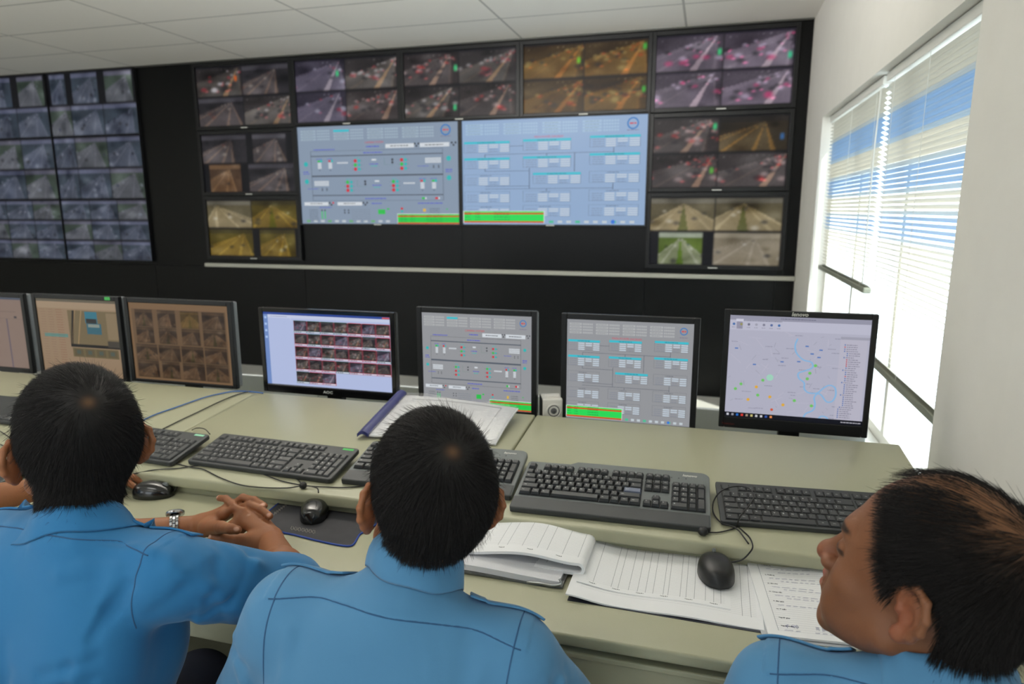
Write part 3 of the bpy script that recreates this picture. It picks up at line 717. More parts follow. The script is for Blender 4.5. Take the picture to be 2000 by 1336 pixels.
link('logo', text_mesh('AOC', .013, bold=True, sx=1.3), M_printg, t, T @ Matrix.Translation((0, -.0004, -.153+.014)) @ FACE)
# 5 and 6: the two diagrams again
t, sw, sh, Ms, T = monitor(-.911, -.502, 1.168, .822, 2.05, 'square grey-screened monitor with the tunnel camera diagram, behind the open binder', .018, .016, M_bezel, side=True)
scada_layout(sw, sh, gbg, (176, 178, 180), t, Ms)
t, sw, sh, Ms, T = monitor(-.424, -.008, 1.166, .815, 2.05, 'square grey-screened monitor with the power supply diagram, right of the small speaker', .018, .016, M_bezel)
scada_power(sw, sh, gbg, (176, 178, 180), t, Ms)
# 7: map
t, sw, sh, Ms, T = monitor(.058, .462, 1.196, .842, 2.05, 'thick-framed black monitor with a river map, last one before the window', .016, .034, M_bezel)
p = Page(sw, sh); p.q(0, 0, 1, 1, (178, 178, 196), 0); p.q(0, 0, 1, .045, (150, 150, 168)); p.q(0, .045, 1, .14, (188, 188, 206)); p.q(.045, .035, .10, .06, (206, 206, 222), 2)
for k, c in enumerate(((64, 110, 170), (150, 146, 90), (110, 110, 130), (160, 160, 176), (130, 130, 150), (90, 110, 160), (64, 110, 170))): p.disc(.03+k*.047+(.008*k), .085, .010, c, 3); p.words(.015+k*.055, .115, .04+k*.055, (130, 130, 150), .005)
p.q(.05, .06, .095, .13, (150, 148, 168), 2); p.words(.37, .022, .62, (90, 90, 110), .006); p.words(.10, .05, .38, (110, 110, 130), .006)
p.q(.80, .165, 1, .19, (160, 160, 176)); p.q(.80, .19, .985, .965, (184, 182, 198))
rr = random.Random(5)
for k in range(36):
    y = .24+k*.0198; x = .82+(.03 if (k > 3 and k < 30 and k % 6) else (.0 if k > 30 else .01))
    p.q(x, y-.006, x+.008, y+.006, (190, 70, 80) if k in (1, 7, 8, 9, 10, 15) else (86, 116, 176), 2); p.words(x+.015, y, x+rr.uniform(.07, .10), (120, 118, 136), .006)
river = [(.50, .20), (.485, .27), (.50, .34), (.55, .40), (.61, .42), (.62, .47), (.57, .505), (.525, .53), (.53, .58), (.57, .62), (.575, .68), (.61, .715), (.67, .71), (.71, .66), (.75, .63), (.79, .65), (.80, .72), (.78, .78), (.74, .79), (.70, .73), (.67, .72), (.65, .76), (.66, .82), (.65, .88), (.60, .92), (.585, .96)]
def smooth_path(P, n=6):
    P = [np.array(q, float) for q in P]; out = []
    for i in range(len(P)-1):
        a, b_, c, d = P[max(i-1, 0)], P[i], P[i+1], P[min(i+2, len(P)-1)]
        for k in range(n):
            s = k/n; out.append(.5*(2*b_+(c-a)*s+(2*a-5*b_+4*c-d)*s*s+(3*b_-a-3*c+d)*s**3))
    out.append(P[-1]); return out
R2 = smooth_path(river, 4)
for a, b_ in zip(R2[:-1], R2[1:]): p.line(a[0], a[1], b_[0], b_[1], (136, 182, 222), .012, 2); p.disc(b_[0], b_[1], .0058, (136, 182, 222), 2, 8)
R3 = smooth_path([(.69, .97), (.71, .935), (.745, .94), (.765, .97)], 4)
for a, b_ in zip(R3[:-1], R3[1:]): p.line(a[0], a[1], b_[0], b_[1], (136, 182, 222), .014, 2)
for k in range(90):
    x, y = rr.uniform(.02, .78), rr.uniform(.17, .95)
    if k % 3 == 0: p.words(x, y, x+rr.uniform(.03, .07), (140, 140, 160), .006, 1)
    elif k % 3 == 1: p.line(x, y, x+rr.uniform(-.04, .04), y+rr.uniform(-.05, .05), (150, 150, 168), .003, 1)
    else: p.line(x, y, x+rr.uniform(-.1, .1), y+rr.uniform(-.1, .1), (188, 186, 202), .004, 1)
for x, y in ((.64, .45), (.605, .525), (.59, .58), (.07, .72), (.11, .67), (.27, .62), (.24, .77), (.51, .80), (.635, .84)): p.disc(x, y, .012, (112, 196, 100), 4)
for x, y in ((.225, .69), (.33, .78), (.17, .82), (.43, .85)): p.disc(x, y, .012, (224, 172, 60), 4)
p.disc(.32, .59, .026, (160, 212, 190), 1); p.disc(.35, .905, .011, (210, 90, 60), 4)
for x, y in ((.06, .32), (.57, .27), (.61, .34), (.52, .42), (.20, .47), (.40, .43), (.67, .30), (.66, .37)): p.q(x-.012, y-.006, x+.012, y+.006, (80, 120, 186), 3)
p.q(0, .955, 1, 1, (14, 16, 26), 9)
for k, c in enumerate(((200, 200, 210), (150, 150, 160), (40, 110, 200), (220, 60, 50), (160, 140, 120), (200, 190, 120), (200, 200, 205), (210, 210, 215), (60, 90, 170), (230, 140, 80))): p.q(.015+k*.036, .967, .032+k*.036, .989, c, 10)
p.words(.85, .978, .99, (170, 170, 180), .010, 10)
p.build('screen', t, Ms)
link('brand_mark', text_mesh('lenovo', .016, bold=True, shear=.2), M_printg, t, T @ Matrix.Translation((0, -.0006, .177-.0075)) @ FACE)
link('model_mark', text_mesh('ThinkVision', .0075), M_red, t, T @ Matrix.Translation((-.175, -.0006, -.177+.012)) @ FACE)

# small speaker between the two square monitors, grey domed mouse behind the left monitor
t = thing('speaker', 'small white box speaker standing between the two grey-screened square monitors', 'speaker', (-.455, 2.055, .615), .35)
MB().box(-.032, .032, -.035, .035, .0, .282, .004).build('cabinet', M_offw, t)
MB().box(-.0335, -.0318, -.034, .034, .001, .281, .001).build('side_panel', M_bezel, t)
Rr = Matrix.Translation((.004, -.0352, .243)) @ Matrix.Rotation(PI/2, 4, 'X')
MB().lathe([(.024, -.002), (.024, .003), (.020, .004), (.019, .000), (.019, -.003)], n=28, M=Rr).build('cone_ring', M_offw, t, smooth=True)
MB().lathe([(.0, .004), (.006, .003), (.012, -.002), (.0185, .001), (.0185, -.004), (0, -.004)], n=28, M=Rr).build('speaker_cone', M_cone, t, smooth=True)
MB().box(-.018, .022, -.012, .012, .281, .286, .002).build('top_cap', M_offw, t)
# ---------------------------------------------------------------- keyboards
_km = {}
def key_mesh(wu, du, hgt, style, leg, blue=False):
    k = (round(wu, 4), round(du, 4), hgt, style, leg, blue)
    if k in _km: return _km[k]
    mb = MB(); w_, d = wu/2, du/2; tp = .0022 if style != 'flat' else .0009; b = .0006
    lv = [(w_, d, 0, 0), (w_-.0002, d-.0002, hgt*.35, 0), (w_-tp, d-tp, hgt-b*.6, .0003), (w_-tp-b, d-tp-b, hgt, .0003)]
    vs_ = []
    for (a, c, z, off) in lv: vs_ += [(-a, -c+off*0, z), (a, -c, z), (a, c-off, z), (-a, c-off, z)]
    fs = [(0, 3, 2, 1)]+[(i*4+j, i*4+(j+1) % 4, i*4+4+(j+1) % 4, i*4+4+j) for i in range(3) for j in range(4)]+[(12, 13, 14, 15)]
    mb.add(vs_, fs)
    nf = len(mb.f)
    if leg:
        sz = .0062 if len(leg) == 1 else .0034
        tm = text_mesh(leg, sz, ext=0.)
        ox = -w_+tp+.0042 if len(leg) == 1 else (-w_+tp+.002+len(leg)*sz*.28 if wu > .022 else 0)
        mb.add([(v.co.x+ox, v.co.y+(.0018 if len(leg) == 1 else 0), hgt+.00015) for v in tm.vertices], [list(p.vertices) for p in tm.polygons])
    me = bpy.data.meshes.new('key'); me.from_pydata(mb.v, [], mb.f); me.materials.append(M_keyblue if blue else M_key); me.materials.append(M_print)
    for i, p in enumerate(me.polygons): p.material_index = 1 if i >= nf else 0
    me.update(); _km[k] = me; return me
def layout():
    """(x, y, w, d, legend) in key units, y counted from the space-bar row"""
    K = []
    def row(y, x, items):
        for it in items:
            if isinstance(it, str): K.append((x, y, 1, 1, it)); x += 1
            elif it[0] is None: x += it[1]
            else: K.append((x, y, it[1], 1, it[0])); x += it[1]
    row(5.35, 0, ['Esc', (None, 1), 'F1', 'F2', 'F3', 'F4', (None, .5), 'F5', 'F6', 'F7', 'F8', (None, .5), 'F9', 'F10', 'F11', 'F12', (None, .3), 'Prt', 'Scr', 'Brk'])
    row(4, 0, list('`1234567890-=')+[('Bksp', 2), (None, .3), 'Ins', 'Home', 'PgU', (None, .3), 'Num', '/', '*', '-'])
    row(3, 0, [('Tab', 1.5)]+list('QWERTYUIOP[]')+[('\\', 1.5), (None, .3), 'Del', 'End', 'PgD', (None, .3), '7', '8', '9'])
    row(2, 0, [('Caps', 1.75)]+list("ASDFGHJKL;'")+[('Enter', 2.25), (None, 3.6), '4', '5', '6'])
    row(1, 0, [('Shift', 2.25)]+list('ZXCVBNM,./')+[('Shift', 2.75), (None, 1.3), '^', (None, 1.3), '1', '2', '3'])
    row(0, 0, [('Ctrl', 1.5), ('Win', 1.15), ('Alt', 1.35), ('', 6), ('Alt', 1.35), ('Win', 1.15), ('Men', 1.15), ('Ctrl', 1.35), (None, .3), '<', 'v', '>', (None, .3), ('0', 2), '.'])
    K.append((21.6, 2, 1, 2, '+')); K.append((21.6, 0, 1, 2, 'Ent'))
    return K
LAY = layout()
def keyboard(x, y, yaw, W, D, style, label, keep=None, sticker=None, z=None, tilt=.125):
    zz = deck_z(y) if z is None else z
    M = Matrix.Translation((x, y, zz+.0015)) @ Matrix.Rotation(yaw, 4, 'Z') @ Matrix.Rotation(math.atan(TS) if z is None else 0, 4, 'X')
    t = thing('keyboard', label, 'keyboard', M=M)
    Tl = Matrix.Translation((0, -D/2, 0)) @ Matrix.Rotation(tilt, 4, 'X') @ Matrix.Translation((0, D/2, 0))
    len_ = style == 'lenovo'; palm = .046 if len_ else 0.; hb = .013 if style != 'flat' else .010
    body = MB()
    if len_:
        n = 6; pts = [(-W/2+.012, -D/2), (W/2-.002, -D/2)]
        ol = [(-W/2, -D/2+.004), (-W/2+.003, -D/2), (W/2-.003, -D/2), (W/2, -D/2+.004), (W/2, D/2-.02)]
        ol += [(W/2-.02+.02*math.cos(a*PI/12), D/2-.02+.02*math.sin(a*PI/12)) for a in range(1, 7)]
        ol += [(-W/2+.125, D/2), (-W/2+.108, D/2-.012), (-W/2+.01, D/2-.014), (-W/2+.004, D/2-.02)]
        body.prism(ol, .0, hb)
        bo = body.build('body', M_kbg, t, M=Tl)
        bv = bo.modifiers.new('b', 'BEVEL'); bv.width = .002; bv.segments = 2; bv.limit_method = 'ANGLE'
        MB().box(-W/2+.001, W/2-.001, -D/2-.001, -D/2+palm-.002, -.001, hb+.001, .003).build('palm_rest', M_kb, t, M=Tl)
        link('brand_mark', text_mesh('lenovo', .012, bold=True, shear=.2), M_printg, t, Tl @ Matrix.Translation((W/2-.045, D/2-.018, hb+.0002)))
    else:
        r = .008 if style == 'slim' else .004; q = []
        for cx, cy, a0 in ((W/2-r, -D/2+r, -90), (W/2-r, D/2-r, 0), (-W/2+r, D/2-r, 90), (-W/2+r, -D/2+r, 180)):
            q += [(cx+r*math.cos(math.radians(a0+k*30)), cy+r*math.sin(math.radians(a0+k*30))) for k in range(4)]
        body.prism(q, 0, hb); bo = body.build('body', M_kb, t, M=Tl)
        bv = bo.modifiers.new('b', 'BEVEL'); bv.width = .003; bv.segments = 3; bv.limit_method = 'ANGLE'
    for s in (-1, 1):
        h = math.sin(tilt)*(D-.02)
        MB().box(s*(W/2-.05)-.01, s*(W/2-.05)+.01, D/2-.024, D/2-.018, -.0015, h*.98, .001).build('foot', M_kb, t)
    mx, my = .0105, (.008 if not len_ else palm+.004)
    u = (W-2*mx)/22.6; v = (D-my-(.012 if not len_ else .026 if W > .4 else .02))/6.35
    if len_: v = (D-palm-.034)/6.35
    gap = .0008 if style == 'flat' else .0012; hgt = {'slim': .0045, 'lenovo': .0085, 'flat': .0028}[style]
    ks = [k for k in LAY if keep is None or keep(k)]
    ks.sort(key=lambda k: (k[1] == 5.35 and k[0] < 1, ))
    well = MB()
    for x0, x1, y0, y1 in ((0, 15, 0, 5), (15.3, 18.3, 3, 5), (15.3, 18.3, 0, 1), (16.3, 17.3, 1, 2), (18.6, 22.6, 0, 5), (0, 1, 5.35, 6.35), (2, 6, 5.35, 6.35), (6.5, 10.5, 5.35, 6.35), (11, 15, 5.35, 6.35), (15.3, 18.3, 5.35, 6.35)):
        if keep is not None and not keep((x0+.5, y0, 0, 0, '')): continue
        well.box(-W/2+mx+x0*u-.0006, -W/2+mx+x1*u+.0006, -D/2+my+y0*v-.0006, -D/2+my+y1*v+.0006, hb-.002, hb+.0004)
    well.build('key_well', M_bezel, t, M=Tl)
    extra = None
    for i, (kx, ky, kw, kd, lg) in enumerate(ks):
        cx = -W/2+mx+(kx+kw/2)*u; cy = -D/2+my+(ky+kd/2)*v
        blue = len_ and lg in ('Enter', 'Ent')
        me = key_mesh(kw*u-2*gap/2-(.0006 if style != 'flat' else .0022), kd*v-(.0012 if style != 'flat' else .0026), hgt, style, lg, blue)
        o = bpy.data.objects.new('key', me); C.objects.link(o); o.parent = t
        o.matrix_basis = Tl @ Matrix.Translation((cx, cy, hb))
        if i >= 100:
            if extra is None: extra = MB()
            extra.add([tuple(o.matrix_basis @ v_.co) for v_ in me.vertices], [list(p.vertices) for p in me.polygons])
            bpy.data.objects.remove(o)
        elif blue: o['label'] = 'slate blue key'
    if extra:
        e = extra.build('remaining_keys', M_key, t); e['kind'] = 'stuff'
    if len_:
        for i in range(3): MB().lathe([(.0013, 0), (.0013, .0006), (0, .0006)], (W/2-.086+i*.0165, D/2-.031, hb), 8).build('status_light', M_bezel, t, M=Tl)
    if sticker:
        o = MB().box(-.016, .016, -.004, .004, 0, .0005).build('sticker', sticker, t, M=Tl @ Matrix.Translation((W/2-.028, D/2-.011, hb)))
    return t
keyboard(-1.543, 1.477, -.045, .436, .15, 'slim', 'black full-size keyboard with a mint sticker, partly behind the left man\'s head', sticker=M_mint)
keyboard(-1.079, 1.483, -.03, .436, .148, 'slim', 'black keyboard with a bright green sticker in its upper right corner', sticker=M_green)
keyboard(-.628, 1.518, .035, .432, .198, 'lenovo', 'grey keyboard with palm rest, mostly hidden behind the middle man\'s head')
keyboard(-.184, 1.486, .028, .436, .205, 'lenovo', 'grey keyboard with palm rest, above the open ledger')
keyboard(.268, 1.517, .085, .436, .148, 'flat', 'flat black keyboard at the right end, beside the right man\'s forehead')
keyboard(-2.19, 1.60, .0, .436, .148, 'slim', 'black keyboard on the upper deck at the left edge of the picture', keep=lambda k: k[0] > 14)
keyboard(-1.965, 1.335, .05, .40, .20, 'lenovo', 'dark keyboard with palm rest on the lower deck at the left edge', keep=lambda k: k[0] > 14, z=.7605)

# ---------------------------------------------------------------- mice
def mouse(x, y, z, yaw, L_, label, mtl, W_=.060, H_=.036):
    t = thing('computer_mouse', label, 'computer mouse', (x, y, z), yaw)
    def shell(f0, f1, name, mt, grow=0., zcut=.0):
        nu, nv = 20, 22; mb = MB(); vs_ = []; fs = []
        for j in range(nv+1):
            s = f0+(f1-f0)*j/nv; yy = s*L_/2
            e = max(1-abs(s)**2.8, 0)**(1/2.4)
            wy = W_/2*e*(.93+.07*math.cos(s*2.5))*(1.04-.10*max(s, 0)); hy = (H_*(max(1-((s+.15)/1.16)**2, 0))**.55)*min(1, e*1.6)+.002
            for i in range(nu+1):
                a = PI*i/nu; ca, sa = math.cos(a), math.sin(a)
                vs_.append((math.copysign(abs(ca)**.8, ca)*(wy+grow), yy*(1+grow*0), .001+zcut+(sa**.72)*(hy+grow)))
        fs = [(j*(nu+1)+i, j*(nu+1)+i+1, (j+1)*(nu+1)+i+1, (j+1)*(nu+1)+i) for j in range(nv) for i in range(nu)]
        fs += [tuple(j*(nu+1) for j in range(nv+1)), tuple(j*(nu+1)+nu for j in range(nv, -1, -1))]
        fs = [f[::-1] for f in fs]
        mb.add(vs_, fs); return mb.build(name, mt, t, smooth=True)
    shell(-1, 1, 'body', mtl)
    b = MB(); b.tube([(0, L_*.10, H_*.99), (0, L_*.22, H_*.955), (0, L_*.33, H_*.86), (0, L_*.43, H_*.66)], .0006, 6)
    arc = [(W_*.42*math.sin(a), L_*(.10-.05*abs(math.sin(a))), H_*(1.005-.30*math.sin(a)**2)) for a in np.linspace(-1.3, 1.3, 11)]
    b.tube(arc, .0006, 6); b.build('button_gap', M_bezel, t, smooth=True)
    MB().lathe([(0, -.003), (.0075, -.003), (.0085, 0), (.0075, .003), (0, .003)], n=18, M=Matrix.Translation((0, L_*.30, H_*.80)) @ Matrix.Rotation(PI/2, 4, 'Y')).build('scroll_wheel', M_kbg, t, smooth=True)
    return t
def drape(u, v, lift=0.):
    p_ = at_deck(u, v, .003+lift)
    if p_[1] >= 1.352: return p_
    p_ = at_y(u, v, 1.346-lift)
    return p_ if p_[2] > .7625 else at_z(u, v, .7625+lift)
def cable(pts, label, name='cable', r=.0016, mtl=None, cat='cable', smooth=5, parent=None):
    P = smooth_path([np.array(p) for p in pts], smooth)
    o = MB().tube(P, r, 8).build(name, mtl or M_cable, parent, smooth=True)
    if parent is None: tag(o, label, cat)
    return o
ZL = .760
m1_ = mouse(-1.335, 1.332, ZL, math.radians(-74), .104, 'glossy black mouse on the bare lower deck, beside the left man\'s head', M_mouse)
m2_ = mouse(-.872, 1.338, ZL+.003, .42, .112, 'black mouse lying on the dark mouse mat', M_mouse, W_=.064)
m3_ = mouse(.048, 1.305, ZL+.009, .12, .118, 'matt black mouse resting on the ledger pages', M_mousem, W_=.068)
m4_ = mouse(-1.445, 1.288, ZL, math.radians(-56), .10, 'black mouse under the fingers of the far left person', M_mouse)
m5 = mouse(-1.585, 2.02, .80, 2.2, .10, 'grey domed mouse behind the grey-sided monitor', mat('grey_mouse_plastic', (86, 90, 94), .45))
MB().box(-.05, .05, -.06, .06, -.186, .0).build('pad', M_bezel, m5)
def px(l, f): return [f(*a) for a in l]
cable(px([(342, 958, .775), (346, 949, .775), (330, 944, .770), (300, 940, .766), (272, 942, .764), (235, 950, .764)], at_z), 'thin black mouse cable curling back from the glossy mouse by the left head')
cable(px([(622, 962, .02), (620, 954, .008), (608, 950, .003), (592, 947, .004), (583, 938), (570, 929), (562, 922)], drape), 'black cable of the mouse on the mat running up under the green-stickered keyboard')
cable(px([(250, 928), (300, 918), (345, 915), (380, 910), (410, 907), (450, 909), (478, 913)], drape), 'black cable along the step below the green-stickered keyboard')
cable(px([(322, 893), (345, 905), (375, 913), (398, 917), (430, 933), (470, 947), (510, 952), (560, 953), (592, 949, .004), (630, 951), (680, 952), (725, 946)], drape), 'long black cable draped over the step from the left keyboard to the middle keyboard')
cable(px([(485, 915), (520, 928), (545, 938), (575, 945), (592, 948, .004)], drape), 'black keyboard cable gathered at the dark bead on the step')
o = MB().lathe([(0, -.008), (.006, -.007), (.009, -.003), (.009, .003), (.006, .007), (0, .008)], tuple(drape(592, 948, .006)), 16).build('cable_bead', M_cable, smooth=True); tag(o, 'round dark cable bead in front of the green-stickered keyboard', 'cable clip')
cable(px([(1428, 1098, .012), (1448, 1094, .014), (1462, 1082, .014), (1470, 1068, .012), (1464, 1050), (1450, 1036), (1441, 1026, .006), (1446, 1008, .034), (1462, 988, .040), (1472, 972, .044), (1466, 956, .044), (1448, 950, .044), (1425, 952, .042), (1405, 962, .036), (1393, 982, .012), (1394, 1003, .003), (1410, 1022, .003), (1438, 1032, .004), (1462, 1062, .003)], drape), 'black mouse cable looping over the flat right keyboard')
cable(px([(1352, 1026), (1362, 1034), (1374, 1038, .003), (1400, 1040), (1428, 1034), (1446, 1026)], drape), 'short black cable from the ledger keyboard to the flat right keyboard')
o = MB().lathe([(0, -.008), (.007, -.007), (.010, -.003), (.010, .003), (.007, .007), (0, .008)], tuple(drape(1373, 1038, .006)), 16).build('cable_bead', M_cable, smooth=True); tag(o, 'round dark cable bead at the lower right corner of the ledger keyboard', 'cable clip')
dk = lambda u, v, off: at_deck(u, v, off)
cable(px([(262, 830, .004), (300, 811, .004), (345, 795, .004), (400, 776, .004), (440, 767, .004), (465, 764, .004), (500, 766, .004), (514, 768, .004)], dk), 'blue network cable across the left end of the desk top', r=.0022, mtl=M_bcable)
cable(px([(318, 838, .004), (350, 822, .004), (390, 803, .004), (430, 784, .004), (465, 770, .004), (490, 764, .004)], dk), 'dark cable beside the blue network cable', r=.0020)
cable(px([(375, 840, .010), (385, 836, .008), (400, 838, .02), (410, 848, .03)], dk), 'short black lead at the rear of the mint-stickered keyboard', r=.0014)
cable(px([(0, 868), (20, 876), (50, 885), (80, 888)], drape), 'black cable at the left edge between the two left keyboards')
cable(px([(0, 842, .006), (15, 852, .006), (35, 868, .006), (60, 874, .006)], dk), 'thin black cable over the left keyboard edge')

# ---------------------------------------------------------------- mouse mat
mo = [(525, 998), (545, 982), (570, 966), (592, 955), (612, 951), (632, 954), (660, 963), (700, 973), (742, 980), (748, 990), (740, 1008), (737, 1020), (722, 1034), (704, 1042), (697, 1052), (690, 1063), (678, 1066), (650, 1062), (610, 1053), (575, 1044), (548, 1038), (528, 1026), (520, 1010)]
mp_ = [at_z(u, v, ZL+.003)[:2] for u, v in mo]
cx_, cy_ = np.mean(mp_, 0)
ol = smooth_path(mp_+[mp_[0]], 3)[:-1]
t = thing('mouse_mat', 'dark worn mouse mat with a blue stitched edge, between the left and middle men', 'mouse mat', (cx_, cy_, ZL))
ol = [(q[0]-cx_, q[1]-cy_) for q in ol]
MB().prism(ol, .0002, .003).build('mat_surface', mat('worn_black_cloth', (52, 52, 56), .85, bump=.4, bscale=900, vary=.15, vscale=30), t)
MB().tube([(x, y, .0022) for x, y in ol]+[(ol[0][0], ol[0][1], .0022)], .0022, 8).build('stitched_edge', mat('blue_stitching', (34, 66, 150), .7), t, smooth=True)
sc = MB(); rr = random.Random(3)
def stroke(l, r=.00035): 
    sc.tube([(*(at_z(u, v, ZL+.003)[:2]-np.array([cx_, cy_])), .0032) for u, v in l], r, 4)
for k in range(16):
    u, v = 562+k*2.4+rr.uniform(-3, 3), 974-k*.6; stroke([(u, v), (u+rr.uniform(8, 20), v-rr.uniform(4, 10)), (u+rr.uniform(22, 34), v-rr.uniform(6, 13))])
for k in range(14): u = 535+k*4; v = 1001-k*3.1; stroke([(u, v+5), (u+2, v-1), (u+4, v+3)])
for k in range(7): u = 568+k*7; v = 1032+k*1.2; stroke([(u, v), (u+2, v-4), (u+5, v-3), (u+5, v+2), (u+2, v+3), (u, v)])
for k in range(6): u = 700+k*5; v = 986+rr.uniform(-3, 3); stroke([(u, v), (u+5, v+rr.uniform(-3, 3))])
sc.build('scuffed_print', mat('scuffed_print', (176, 170, 156), .8), t)

# ---------------------------------------------------------------- papers
def page_mat(name, x0, x1, y0, y1, cols, pitch, ink=(120, 124, 132), base=(240, 241, 243)):
    mt = mat(name, base, .7); nt = mt.node_tree; L = nt.links; b = nt.nodes['Principled BSDF']
    tc = next(n for n in nt.nodes if n.type == 'TEX_COORD'); sp = nt.nodes.new('ShaderNodeSeparateXYZ'); L.new(tc.outputs['Object'], sp.inputs[0])
    def mth(op, a, bb):
        n = nt.nodes.new('ShaderNodeMath'); n.operation = op
        for i, q in enumerate((a, bb)):
            if isinstance(q, (int, float)): n.inputs[i].default_value = q
            else: L.new(q, n.inputs[i])
        return n.outputs[0]
    X, Y = sp.outputs[0], sp.outputs[1]
    inb = mth('MULTIPLY', mth('MULTIPLY', mth('GREATER_THAN', X, x0), mth('LESS_THAN', X, x1)), mth('MULTIPLY', mth('GREATER_THAN', Y, y0), mth('LESS_THAN', Y, y1)))
    rowl = mth('LESS_THAN', mth('ABSOLUTE', mth('SUBTRACT', mth('MODULO', mth('ADD', Y, 2+pitch/2), pitch), pitch/2), 0), .00028)
    tot = mth('MULTIPLY', rowl, .55)
    for c in cols: tot = mth('MAXIMUM', tot, mth('LESS_THAN', mth('ABSOLUTE', mth('SUBTRACT', X, c), 0), .00045))
    f = mth('MULTIPLY', mth('MULTIPLY', tot, inb), .75)
    mx = nt.nodes.new('ShaderNodeMix'); mx.data_type = 'RGBA'; mx.inputs[6].default_value = rgb(*base); mx.inputs[7].default_value = rgb(*ink)
    L.new(f, mx.inputs[0]); L.new(mx.outputs[2], b.inputs['Base Color']); return mt
M_paper = mat('plain_paper', (238, 239, 241), .7)
M_stack = mat('paper_stack_edge', (214, 215, 220), .8, bump=.6, bscale=400)
M_ink = mat('printed_ink', (90, 92, 100), .8); M_pen = mat('blue_pen_ink', (86, 92, 150), .8)
M_navy = mat('navy_binder_plastic', (42, 48, 104), .35)
def squiggle(mb, fn, x0, y, x1, h=.003, seed=0, r=.00022):
    rr = random.Random(seed); x = x0
    while x < x1:
        n = rr.randint(3, 7); P = []
        for k in range(n*2):
            P.append(fn(x+k*.0011, y+h*(.5 if k % 2 else -.5)*rr.uniform(.4, 1.1), .0004))
        mb.tube(P, r, 3); x += n*.0022+.003
def on(surf, dz=.0004):
    return lambda x, y, z: (x, y, surf(x, y)+dz+z)
# ledger: right leaves (flat, large), a smaller sheet over them, left leaves folded under
LX, LY = -.05, 1.302
t = thing('ledger', 'open ledger of printed tables, left leaves rolled under, in front of a keyboard', 'ledger', (LX, LY, ZL), -.01)
s_big = lambda x, y: .0042+.012*math.exp(-((x+.165)/.045)**2)*(.6+3*max(y, 0))+.0015*math.sin(x*30)
gb = MB().grid(lambda a, b: (-.172+.352*a, -.154+.302*b-.012*(a-.5)*b, s_big(-.165+.345*a, -.152+.3*b)), 28, 10, th=.003)
gb.build('right_leaves', page_mat('ledger_big_sheet', -.15, .17, -.12, .10, [.145, .16], .006), t, smooth=True, angle=.8)
MB().grid(lambda a, b: (-.168+.350*a, -.1555-.005*a+.300*b, .0010+.0002*math.sin(a*9)), 20, 4, th=.0009).build('cover', mat('dark_cover', (38, 40, 52), .5), t)
s_sm = lambda x, y: s_big(x, y)+.0016
g2 = MB().grid(lambda a, b: (-.160+.285*a, -.108+.205*b+.045*(1-a)*b, s_sm(-.160+.285*a, -.108+.25*b)), 24, 10, th=.0014)
PC = [-.13, -.095, -.082, -.062, -.045, -.030, -.016, .003, .012, .034, .045, .06, .08, .095, .108]
g2.build('table_sheet', page_mat('ledger_table_sheet', -.145, .115, -.095, .085, PC, .0052), t, smooth=True, angle=.8)
tx = MB(); f_ = on(s_sm, .0003)
add_text(tx, 'BẢNG GHI THÔNG SỐ NHÀ SOÁT KỲ - QUẠT THÔNG GIÓ PHÍA ĐÔNG', .0066, lambda x, y, z: f_(x-.012, y+.117-.05*(x+.0)*1., z), sx=1.15, bold=True)
add_text(tx, 'BẢNG GHI THÔNG SỐ NHÀ QUẠT KHU A HẠNG MỤC HỆ THỐNG', .0044, lambda x, y, z: f_(x-.035, y+.098-.03*x, z), sx=1.2)
add_text(tx, 'GIỜ GHI   TỐC ĐỘ   DÒNG ĐIỆN', .0030, lambda x, y, z: f_(x-.09, y+.090, z))
add_text(tx, 'GIỜ GHI   TỐC ĐỘ   DÒNG ĐIỆN', .0030, lambda x, y, z: f_(x+.055, y+.088, z))
for k in range(6): add_text(tx, 'Trang số %d' % (k+1), .0032, lambda x, y, z: f_(x-.13+k*.045, y-.100, z))
tx.build('print', M_ink, t)
# left leaves: thick wave, roll at the right end, going back under
def roll(a, b, off=0.):
    """a along x from the left edge round the roll and back; b along y"""
    Ltop, R = .262, .0135; x_r = -.163; top = .036; s = a*(Ltop+PI*R+.11)
    bend = .008*math.sin(min(s/Ltop, 1)*5.2-1.6)+.004*math.sin(b*3)
    y = -.078+.262*b+.02*(1-min(s/Ltop, 1))*(b-.3)
    r_ = R+off
    if s < Ltop: x = x_r-Ltop+s; z = top-R+r_+bend*(1-(s/Ltop)**6)
    elif s < Ltop+PI*R: th = (s-Ltop)/R; x = x_r+r_*math.sin(th); z = top-R+r_*math.cos(th)
    else: x = x_r-(s-Ltop-PI*R); z = top-R-r_+.0*(s)
    return (x, y-.015*(x-x_r)*0, z)
rl = MB()
NU, NV = 60, 10; outer = [[roll(i/NU, j/NV) for i in range(NU+1)] for j in range(NV+1)]; inner = [[roll(i/NU, j/NV, -.006) for i in range(NU+1)] for j in range(NV+1)]
vs_ = [q for r_ in outer for q in r_]+[q for r_ in inner for q in r_]; N0 = (NU+1)*(NV+1); fs = []
for j in range(NV):
    for i in range(NU): a = j*(NU+1)+i; fs += [(a, a+1, a+NU+2, a+NU+1), (N0+a, N0+a+NU+1, N0+a+NU+2, N0+a+1)]
for i in range(NU): a = i; fs.append((a, N0+a, N0+a+1, a+1)); a = NV*(NU+1)+i; fs.append((a, a+1, N0+a+1, N0+a))
for j in range(NV): a = j*(NU+1); fs.append((a, a+NU+1, N0+a+NU+1, N0+a)); a += NU; fs.append((a, N0+a, N0+a+NU+1, a+NU+1))
rl.add(vs_, fs)
LC = [-.40+.028*k+.004*(k % 3) for k in range(9)]
rl.build('rolled_leaves', page_mat('ledger_rolled_sheet', -.41, -.152, -.055, .125, LC, .0052), t, smooth=True, angle=.9)
